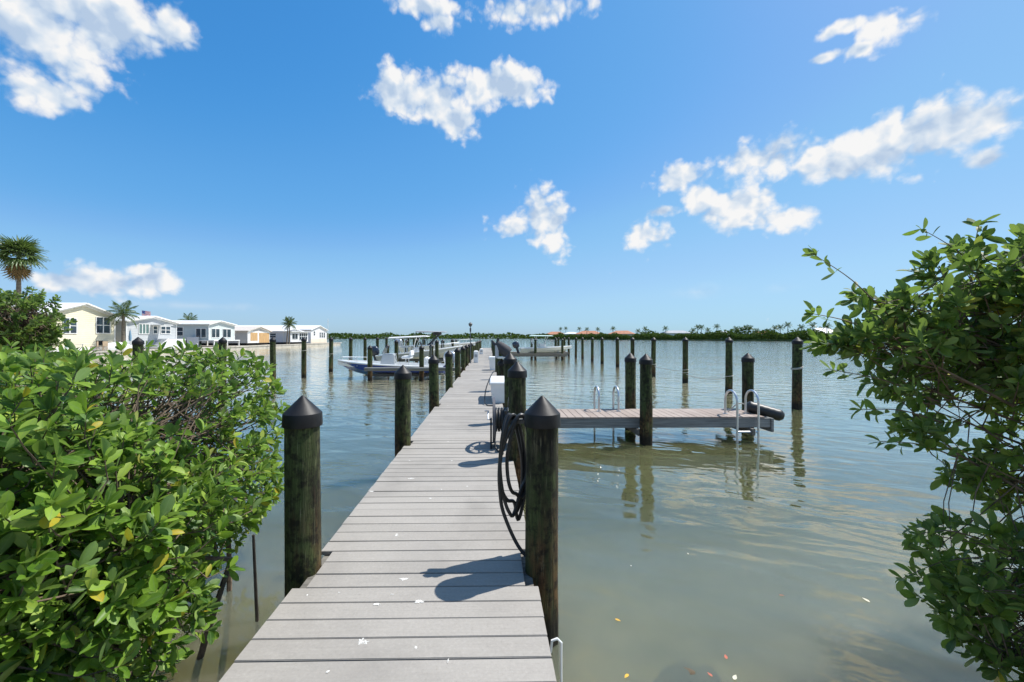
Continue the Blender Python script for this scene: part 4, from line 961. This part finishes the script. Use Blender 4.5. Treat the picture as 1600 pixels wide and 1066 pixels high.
def plant(name, label, cat, base, lobes, roots, seed, size, mat, bark, singles=300, group=None, upd=.6, crown_name='foliage', whorl=(5, 8), pairs=3, tw=.006, avoid=None, extra=None, near_big=False, nb=14):
    """lobes: (centre, radii, power, n twigs, shell bias); roots: list of (ground point, crotch point)"""
    rg = random.Random(seed); base = Vector(base); e = empty(name, base, 0, label, cat, group)
    leaves = []; tw_mb = MB(); br_mb = MB(); crotch = []
    for a, b in roots:
        a, b = Vector(a), Vector(b); m = a.lerp(b, .5) + Vector((rg.uniform(-.08, .08), rg.uniform(-.08, .08), 0))
        r0 = tw * 4.2 * (1 if (b - a).length < 3 else 2.0)
        br_mb.tube([p - base for p in spline([a, m, b], 4)], [r0 * (1 - .055 * k) for k in range(9)], 6); crotch.append(b)
    nodes = []
    for (c, r, p, n, sh) in lobes:
        c = Vector(c)
        for _ in range(max(4, n // nb)):
            q = sample_super(rg, c, r, p) * .72; w_ = c + Vector((q.x * r[0], q.y * r[1], q.z * r[2]))
            k = min(crotch, key=lambda z: (z - w_).length); mid = k.lerp(w_, .5) + Vector((rg.uniform(-.1, .1), rg.uniform(-.1, .1), rg.uniform(-.02, .12))) * (r[0] * .7)
            pts = spline([k, mid, w_], 4); br_mb.tube([z - base for z in pts], [tw * (2.6 - 1.5 * i / (len(pts) - 1)) for i in range(len(pts))], 5)
            nodes += pts[2:]
    for (c, r, p, n, sh) in lobes:
        c = Vector(c); cnt = 0
        while cnt < n:
            q = sample_super(rg, c, r, p); l = (abs(q.x) ** p + abs(q.y) ** p + abs(q.z) ** p) ** (1 / p)
            if rg.random() > (.15 + .85 * l ** sh): continue
            bump = 1 + .16 * mnoise.noise(Vector((q.x * 2.6 + seed, q.y * 2.6, q.z * 2.6)))
            tip = c + Vector((q.x * r[0], q.y * r[1], q.z * r[2])) * bump
            if avoid and avoid(tip): cnt += 1; continue
            if mnoise.noise(tip * (1.5 / max(r[0] * .5, .6)) + Vector((seed, 0, 0))) < -.32: cnt += 1; continue
            nd = min(rg.sample(nodes, min(18, len(nodes))), key=lambda z: (z - tip).length)
            d = ((tip - nd).normalized() * .7 + Vector((q.x, q.y, q.z)).normalized() * .5 + Vector((0, 0, upd)) + Vector((rg.gauss(0, .25), rg.gauss(0, .25), rg.gauss(0, .2)))).normalized()
            ln = (tip - nd).length
            tw_mb.tube([z - base for z in (nd, nd.lerp(tip, .5) - d * ln * .06 + Vector((0, 0, -.03 * ln)), tip - d * min(.12, ln * .3), tip)], [tw * .95, tw * .75, tw * .55, tw * .4], 4, False)
            twig_leaves(rg, tip, d, size * (1.15 if near_big and tip.y < 2.0 else 1.0), leaves, whorl, pairs); cnt += 1
    if extra:
        for (pa, pb, nl) in extra:
            pa, pb = Vector(pa), Vector(pb); pts = spline([pa, pa.lerp(pb, .5) + Vector((0, 0, .03)), pb], 5)
            tw_mb.tube([z - base for z in pts], [tw * (1.1 - .07 * i) for i in range(len(pts))], 4, False)
            d = (pb - pa).normalized(); twig_leaves(rg, pb, d, size * .85, leaves, (4, 6), nl)
    if br_mb.v: br_mb.build('branches', bark, e, smooth=True)
    tw_mb.build('twigs', bark, e, smooth=True)
    # the leaves that show largest stand as pieces of their own
    lst = []
    for i, (p, d, s) in enumerate(leaves):
        f = in_frame(p) if singles else None
        lst.append((s / f[2] if f else 0, i))
    lst.sort(reverse=True); single = set(i for _, i in lst[:singles]) if singles else set()
    V = []; Q = []; nv = 0; lm = [np_mesh('leaf', v, q, mat, rib=RIB) for v, q in LEAFS] if singles else None
    bl = np_mesh('leaf', LEAFS[1][0], LEAFS[1][1], M_BROWNLEAF) if singles else None
    for i, (p, d, s) in enumerate(leaves):
        x, y, z = orient(d, rg); k = rg.randrange(4); q = p - base; y = y * rg.uniform(.72, 1.18)
        if i in single:
            o = link('leaf', lm[k] if rg.random() > .025 else bl, e)
            o.matrix_local = Matrix(((x.x * s, y.x * s, z.x * s, q.x), (x.y * s, y.y * s, z.y * s, q.y), (x.z * s, y.z * s, z.z * s, q.z), (0, 0, 0, 1)))
        else:
            v, f = LEAFS[k]; Mx = np.array((x, y, z), np.float32) * s
            V.append(v @ Mx + np.array(q, np.float32)); Q.append(f + nv); nv += len(v)
    tag(link(crown_name, np_mesh(crown_name, np.concatenate(V), np.concatenate(Q), mat, rib=np.tile(RIB, len(V))), e), None, None, None, 'stuff')
    return e
# left mangrove hedge
rgl = random.Random(2)
roots = [((x, y, seabed_z(x, y) - .1), (x + rgl.uniform(-.25, .25), y + rgl.uniform(-.2, .2), rgl.uniform(.55, 1.0))) for x, y in [(-1.85, 2.5), (-1.6, 1.95), (-1.95, 1.7), (-2.1, 3.3), (-2.4, 2.1), (-2.9, 2.7), (-2.7, 1.4), (-3.5, 2.0), (-3.7, 3.2), (-4.4, 2.4), (-4.6, 3.4), (-3.3, 1.2)]]
plant('mangrove_shrub', 'broad leafy green mangrove hedge left of the dock in the foreground', 'shrub', (-2.9, 2.5, seabed_z(0, 2.5)),
      [((-3.35, 2.65, 1.10), (1.85, 1.50, .80), 3.8, 2900, 2.6), ((-2.25, 1.95, 1.0), (.75, .8, .62), 2.4, 700, 2.0), ((-1.85, 2.1, .78), (.50, .55, .52), 2.4, 330, 1.6)], roots, 21, .084, M_LEAF, M_BARK,
      avoid=lambda p: p.x > (-1.44 if p.z < 1.2 else -1.62) - .18 * max(0, p.y - 2.3) or p.z > 1.90 or p.z < .28 or (p.y < 1.0), upd=.45, near_big=True)
MB_st = empty('mangrove_sapling', (-1.62, 2.95, seabed_z(0, 2.95)), 0, 'bare dark stalk standing in the water between hedge and dock', 'stalk')
MB().tube([(0, 0, -.1), (.01, .01, .6), (-.03, .03, 1.25)], [.014, .012, .009], 6).build('stem', M_STALK, MB_st, smooth=True)
# right mangrove
roots = [((3.7, 1.8, -.6), (3.4, 2.1, 1.2)), ((4.0, 2.4, -.7), (3.6, 2.4, 1.6)), ((3.4, 1.85, -.6), (3.15, 2.0, .9)), ((4.3, 2.7, -.75), (3.9, 2.6, 1.8)), ((3.9, 1.6, -.6), (3.5, 1.8, .6)), ((3.0, 2.25, -.62), (3.0, 2.2, .35))]
plant('mangrove_shrub', 'tall leafy mangrove with twiggy open branches at the right edge of the water', 'shrub', (3.7, 2.2, seabed_z(0, 2.2)),
      [((3.85, 2.44, 1.79), (1.02, .75, .86), 2.2, 430, 1.5), ((2.62, 2.4, 2.17), (.52, .34, .16), 2.0, 75, 1.2), ((2.95, 2.4, 2.36), (.48, .34, .20), 2.0, 75, 1.2), ((2.55, 2.4, 1.94), (.60, .34, .13), 2.0, 85, 1.2), ((2.78, 2.4, 1.69), (.60, .36, .14), 2.0, 85, 1.2), ((2.84, 2.36, 1.42), (.52, .36, .13), 2.0, 70, 1.2), ((3.05, 2.32, 1.16), (.40, .36, .10), 2.0, 30, 1.2),
       ((2.74, 2.2, .70), (.46, .34, .33), 2.0, 110, 1.2), ((3.5, 2.16, .95), (.66, .56, .6), 2.2, 90, 1.5), ((3.0, 2.2, .30), (.52, .38, .28), 2.0, 90, 1.2)], roots, 33, .090, M_LEAF2, M_BARK, upd=.35, tw=.0042, nb=24,
      avoid=lambda p: p.x < 1.66 or p.z < .05, extra=[((2.9, 2.4, 2.3), at(1440, 358, 2.4), 2), ((2.55, 2.35, 1.6), at(1300, 578, 2.35), 3), ((2.3, 2.4, 2.1), at(1275, 400, 2.4), 4), ((2.3, 2.4, 1.95), at(1268, 490, 2.4), 4), ((2.6, 2.2, .8), at(1408, 905, 2.2), 4), ((2.6, 2.2, .9), at(1432, 835, 2.2), 4), ((2.8, 2.4, 2.4), at(1530, 352, 2.4), 4), ((2.5, 2.3, 1.5), at(1345, 640, 2.3), 4), ((2.6, 2.3, 1.3), at(1375, 690, 2.3), 4)])
# leafy tree on the left point
plant('buttonwood_tree', 'bushy dark green tree in front of the yellow house at the left edge', 'tree', (-14.2, 10.6, .1),
      [((-13.8, 11.2, 2.15), (2.3, 1.4, 1.2), 2.1, 900, 1.5), ((-12.1, 11.2, 2.45), (.95, .8, .8), 2.0, 220, 1.3), ((-12.7, 11.2, 1.4), (1.4, 1.0, .7), 2.0, 220, 1.4)], [((-14.3, 10.8, -.05), (-14.2, 11.1, 1.2)), ((-14.1, 10.9, -.05), (-13.5, 11.1, 1.5)), ((-14.5, 10.9, -.05), (-15.0, 11.2, 1.5))], 44, .13, M_LEAF2, M_BARK, singles=0, crown_name='crown', tw=.014)

# palms
def fan_leaf(seed, droop):
    rg = random.Random(seed); mb = MB(); n = 15
    pet = [Vector((0, 0, 0)), Vector((.32, 0, .04)), Vector((.62, 0, .02 - droop * .08))]; mb.tube(spline(pet, 4), [.03 - .0018 * i for i in range(9)], 4)
    c = pet[-1]
    for k in range(n):
        a = (k / (n - 1) - .5) * 3.9; L = .95 * (1 - .22 * abs(a) / 1.95) * rg.uniform(.9, 1.08)
        prev = None; dirv = Vector((math.cos(a), math.sin(a), 0)); sd = Vector((-math.sin(a), math.cos(a), 0))
        r = []
        for t, w_ in ((.0, .012), (.35, .055), (.65, .045), (.85, .025), (1.0, .004)):
            p = c + dirv * L * t + Vector((0, 0, -droop * .55 * t * t * L + .02 * (k % 2))); r.append([p - sd * w_, p + Vector((0, 0, .02)), p + sd * w_])
        mb.loft(r, False, False)
    return mb
def feather_leaf(seed, L=2.2, droop=.5):
    rg = random.Random(seed); mb = MB(); pts = []
    for k in range(11):
        t = k / 10; pts.append(Vector((L * t * (1 - .12 * t * t), 0, L * (.28 * t - droop * t * t))))
    mb.tube(pts, [.03 - .0025 * i for i in range(11)], 4)
    for k in range(2, 42):
        t = k / 42; i = min(9, int(t * 10)); p = pts[i].lerp(pts[i + 1], t * 10 - i)
        ll = .62 * L / 2.2 * math.sin(math.pi * min(1, t * .86 + .14)) + .05
        for s in (-1, 1):
            q = p + Vector((ll * .45, s * ll * .8, -ll * (.25 + .5 * rg.random()))); m = p.lerp(q, .5) + Vector((0, 0, .05 * ll))
            b = len(mb.v); mb.v += [p, m + Vector((.028, 0, 0)), q, m - Vector((.028, 0, 0))]; mb.f.append((b, b + 1, b + 2, b + 3))
    return mb
def palm(kind, loc, h, label, seed, group=None, scale=1.0, nf=26, lean=(0, 0), name='palm_tree', cat='palm', solid=False, tr=.16):
    rg = random.Random(seed); e = empty(name, loc, rg.uniform(0, 6), label, cat, group)
    top = Vector((lean[0], lean[1], h)); pts = spline([(0, 0, -.1), (lean[0] * .3, lean[1] * .3, h * .5), top], 7)
    mb = MB(); mb.tube(pts, [tr * (1.25 - .5 * i / (len(pts) - 1)) * (1 + .04 * (i % 2)) for i in range(len(pts))], 10); mb.build('trunk', M_PTRUNK, e, smooth=True)
    if kind == 'fan': gm = [fan_leaf(s, dr).mesh('frond', M_FROND) for s, dr in ((1, .5), (2, .9), (3, 1.3))]; dm = fan_leaf(5, 1.8).mesh('frond', M_DEAD)
    else: gm = [feather_leaf(s, 2.2, dr).mesh('frond', M_FROND) for s, dr in ((1, .40), (2, .6), (3, .8))]; dm = feather_leaf(5, 1.9, .9).mesh('frond', M_DEAD)
    if solid: joined = MB()
    for k in range(nf):
        a = k * 2.39996 + rg.uniform(-.2, .2); f = k / nf; pitch = 1.25 - 1.75 * f + rg.uniform(-.12, .12)
        dead = kind == 'fan' and f > .72
        if kind == 'fan': pitch = 1.35 - 2.3 * f + rg.uniform(-.2, .2)
        if dead: pitch = -.95 - rg.uniform(0, .5)
        me = dm if (dead and rg.random() < .75) else gm[min(2, int(f * 3))]
        o = link('frond', me, e, top + Vector((0, 0, .1 - (.35 * f if not dead else .3 + 1.5 * (f - .72))))); o.rotation_euler = (0, -pitch, a); o.scale = (scale * (.8 if dead else 1),) * 3
    return e
p0 = at(30, 545, 34.0)
palm('fan', (-39.9, 36.5, LZ), 8.3, 'tall fan palm with shaggy brown skirt at the left edge, the tallest tree', 3, None, 1.2, 46, tr=.17)
palm('feather', (-39.55, 46.3, LZ), 3.95, 'coconut palm with drooping fronds in front of the pale grey house', 8, None, .80, 20, (.1, .1))
palm('feather', (-39.6, 83.2, LZ), 4.1, 'slender palm with leaning trunk before the glazed porch, left of the pair', 5, 'twin palms by the porch', .75, 16, (-.35, -.2), tr=.11)
palm('feather', (-39.5, 84.0, LZ), 4.0, 'slender palm before the glazed porch, right of the pair', 6, 'twin palms by the porch', .75, 16, (.3, .25), tr=.11)
palm('feather', (-56.0, 79.8, LZ), 4.3, 'palm whose top shows above the roof of the raised grey green house', 7, None, .9, 16)

# ------------------------------------------------------------------ far shores
def blob_wood(name, label, path, n, hmin, hmax, leaf, seed, depth, mat=M_LEAF3, cat=None, z0=0.0, fq=.045):
    rg = random.Random(seed); V = []; Q = []; nv = 0
    seg = [(Vector(path[i]), Vector(path[i + 1])) for i in range(len(path) - 1)]; tot = sum((b - a).length for a, b in seg)
    for _ in range(n):
        s = rg.uniform(0, tot); 
        for a, b in seg:
            L = (b - a).length
            if s <= L: break
            s -= L
        d = (b - a).normalized(); nrm = Vector((-d.y, d.x, 0)); p = a + d * min(s, L)
        hh = hmin + (hmax - hmin) * (.5 + .5 * mnoise.noise(Vector((p.x * fq + seed, p.y * fq, 0))) * 1.5) + (hmax - hmin) * .35 * mnoise.noise(Vector((p.x * .22, p.y * .22, seed)))
        hh = max(hmin * .6, hh); w_ = rg.random() * depth; q = math.sin(math.pi * (.12 + .8 * min(1, w_ / depth + .15)))
        z = z0 + hh * (rg.random() ** .6) * (.35 + .65 * q)
        c = p + nrm * w_ + Vector((0, 0, z)); ax = Vector((rg.gauss(0, 1), rg.gauss(0, 1), rg.gauss(0, 1))).normalized(); u, v = frame_of(ax); k = leaf * rg.uniform(.5, 1.2)
        V += [c - u * k, c - v * k * .7 + ax * k * .2, c + u * k, c + v * k * .7 - ax * k * .1]; Q.append((nv, nv + 1, nv + 2, nv + 3)); nv += 4
    return tag(link(name, np_mesh(name, np.array([tuple(x) for x in V]), np.array(Q), mat, False, np.ones(len(V)))), label, cat, None, 'stuff')
blob_wood('far_wood', 'long low dark mangrove wood along the far shore', [(1100, 760, 0), (330, 690, 0), (120, 640, 0), (-130, 600, 0), (-420, 560, 0), (-900, 520, 0)], 30000, 4.5, 9.5, 1.6, 4, 26)
mb = MB(); mb.prism([(1400, 772, -2), (330, 692, -2), (120, 642, -2), (-130, 602, -2), (-420, 562, -2), (-1400, 480, -2), (-1400, 900, -2), (1400, 1100, -2)], (0, 0, 2.5))
tag(mb.build('far_shore_ground', M_LAWN), 'low ground of the far shore', None, None, 'structure')
# right shore: runs from far centre to nearer right
RS = [at(q, HY, D) * Vector((1, 1, 0)) for q, D in ((850, 440), (900, 372), (1000, 312), (1100, 262), (1200, 226), (1330, 188), (1500, 158), (1900, 130))]
mb = MB(); mb.prism([(p.x, p.y, -2) for p in RS] + [(900, 130, -2), (900, 640, -2), (110, 640, -2)], (0, 0, 2.7))
tag(mb.build('right_shore_ground', M_LAWN), 'low green ground of the right shore', None, None, 'structure')
blob_wood('shore_mangroves', 'dark green mangrove fringe along the right shore', [tuple(p) for p in reversed(RS)], 36000, 2.2, 6.2, .55, 9, -8, z0=.1, fq=.10)
blob_wood('garden_trees', 'mixed garden trees between the far houses on the right shore', [tuple(p + Vector((22, 22, 0))) for p in reversed(RS)], 10000, 1.5, 9.0, .8, 12, -14, z0=.5, fq=.08)
def far_house(D, px, w, dpt, h, rh, wall, roof, label):
    p = at(px, 527, D); e = empty('far_house', (p.x, p.y, .7), R(rh[1]), label, 'house', 'houses on the right shore')
    rh = rh[0]
    MB().span(-w / 2, w / 2, -dpt / 2, dpt / 2, 0, h).build('wall', wall, e)
    MB().loft([[(-w / 2 - .7, -dpt / 2 - .7, h + .004), (w / 2 + .7, -dpt / 2 - .7, h + .004), (w / 2 + .7, dpt / 2 + .7, h + .004), (-w / 2 - .7, dpt / 2 + .7, h + .004)], [(-w / 2 + dpt * .45, -.1, h + rh), (w / 2 - dpt * .45, -.1, h + rh), (w / 2 - dpt * .45, .1, h + rh), (-w / 2 + dpt * .45, .1, h + rh)]]).build('roof', roof, e)
    for k in range(4): x = -w / 2 + w * (k + .5) / 4; f = MB().span(x - .9, x + .9, -dpt / 2 - .06, -dpt / 2, .8, 2.4).build('window', M_TRIM, e); MB().span(x - .75, x + .75, -dpt / 2 - .08, -dpt / 2 - .061, .95, 2.25).build('pane', M_GLASS, f)
far_house(455, 868, 20, 12, 4.2, (3.0, -20), M_STUCCO, M_TILE, 'terracotta roofed house at the left end of the right shore')
far_house(418, 893, 14, 10, 4.6, (1.8, -20), M_WSTUCCO, M_ROOFW, 'small white roofed house between two terracotta roofs on the right shore')
far_house(388, 920, 22, 12, 4.2, (2.9, -25), M_STUCCO, M_TILE, 'wide house with long terracotta roof beyond the outer pilings on the right shore')
far_house(356, 972, 20, 12, 4.0, (2.8, -25), M_STUCCO, M_TILE, 'wide terracotta roofed house among palms right of the long one')
far_house(318, 1056, 21, 12, 4.3, (2.0, -30), M_WSTUCCO, M_GREYROOF, 'pale house with long grey roof at the middle of the right shore')
far_house(284, 1130, 13, 11, 3.6, (1.7, -30), M_WSTUCCO, M_GREYROOF, 'lower pale house with grey roof right of the middle of the shore')
far_house(262, 1192, 9, 8, 3.4, (1.9, -30), M_STUCCO, M_TILE, 'terracotta roofed house half hidden by palms near the right bush')
far_house(226, 1284, 14, 11, 3.4, (2.9, -35), M_WSTUCCO, M_ROOFW, 'white house with bright steep roof next to the right bush')
rf = random.Random(17); FARP = [(876,440),(884,436),(905,400),(917,380),(934,372),(958,345),(997,340),(1008,335),(1040,318),(1083,300),(1090,296),(1096,296),(1106,296),(1120,290),(1150,282),(1158,278),(1166,276),(1172,272),(1182,272),(1211,258),(1219,254),(1231,250),(1245,252),(1252,246),(1270,222),(1292,218)]
pf = None
for i, (px, D) in enumerate(FARP):
    p = at(px, 527, D); k = {1231: 506, 1120: 509, 1270: 507, 1292: 508}.get(px, rf.uniform(509.5, 516.5)); hgt = ZC + (HY - k) / FPX * D - .65
    if pf is None:
        pf = palm('feather', (0, 0, 0), 1.0, 'x', 31, 'palms on the right shore', 1.0, 14)
    e = pf if i == 0 else None
    lab = f'small far palm on the right shore, {ORD[i]} from the left'
    if i == 0: src = [c for c in pf.children]
    if e is None:
        e = pf.copy(); COL.objects.link(e)
        for c in src: q = c.copy(); COL.objects.link(q); q.parent = e
    e.location = (p.x, p.y, .68); e['label'] = lab; e['category'] = 'palm'; e.rotation_euler = (0, 0, rf.uniform(0, 6))
    for c in e.children:
        if c.name.startswith('trunk'): c.scale = (1.2, 1.2, hgt - 1.0)
        else: c.location = (0, 0, hgt - .95 + rf.uniform(-.1, .1)); c.scale = (1.35,) * 3
# ------------------------------------------------------------------ small things on and in the water
rk = empty('submerged_rock', (at(1080, 1040, 2.54).x, 2.5, seabed_z(0, 2.5)), 0, 'silty brown rock just under the surface at the lower right', 'rock')
bm = bmesh.new(); bmesh.ops.create_icosphere(bm, subdivisions=4, radius=1.0)
for v in bm.verts:
    n_ = 1 + .22 * mnoise.noise(v.co * 2.2) + .09 * mnoise.noise(v.co * 6); v.co = Vector((v.co.x * .24 * n_, v.co.y * .18 * n_, v.co.z * .22 * n_))
me = bpy.data.meshes.new('stone'); bm.to_mesh(me); bm.free(); me.materials.append(M_ROCK); me.polygons.foreach_set('use_smooth', [True] * len(me.polygons)); link('stone', me, rk, (0, 0, .345))
FLOAT = [(970, 972, .055, M_YELLEAF, 'yellow leaf floating right of the near piling'), (976, 1061, .06, M_YELLEAF, 'orange yellow leaf floating at the bottom edge of the view'), (1133, 1024, .05, M_REDLEAF, 'reddish leaf floating right of the submerged rock'), (1105, 1052, .045, M_REDLEAF, 'small red leaf floating over the submerged rock'),
         (1347, 935, .07, M_PALELEAF, 'pale leaf floating left of the right mangrove'), (1150, 1056, .06, M_PALELEAF, 'pale twig like leaf floating at the bottom edge'), (1226, 932, .05, M_BROWNLEAF, 'brown leaf floating in the open water at right'), (1074, 865, .03, M_PALELEAF, 'tiny pale leaf floating midway to the finger dock'), (986, 886, .025, M_PALELEAF, 'tiny pale leaf floating close to the near piling')]
for i, (px, py, s, mt, lab) in enumerate(FLOAT):
    p = at(px, py, FPX * ZC / (py - HY)); v, q = LEAFS[i % 3]
    o = link('floating_leaf', np_mesh('floating_leaf', v * s * .75 * np.array((1, 1, .3)), q, mt)); o.location = (p.x, p.y, .006); o.rotation_euler = (0, 0, rf.uniform(0, 6)); tag(o, lab, 'leaf', 'leaves floating on the water')
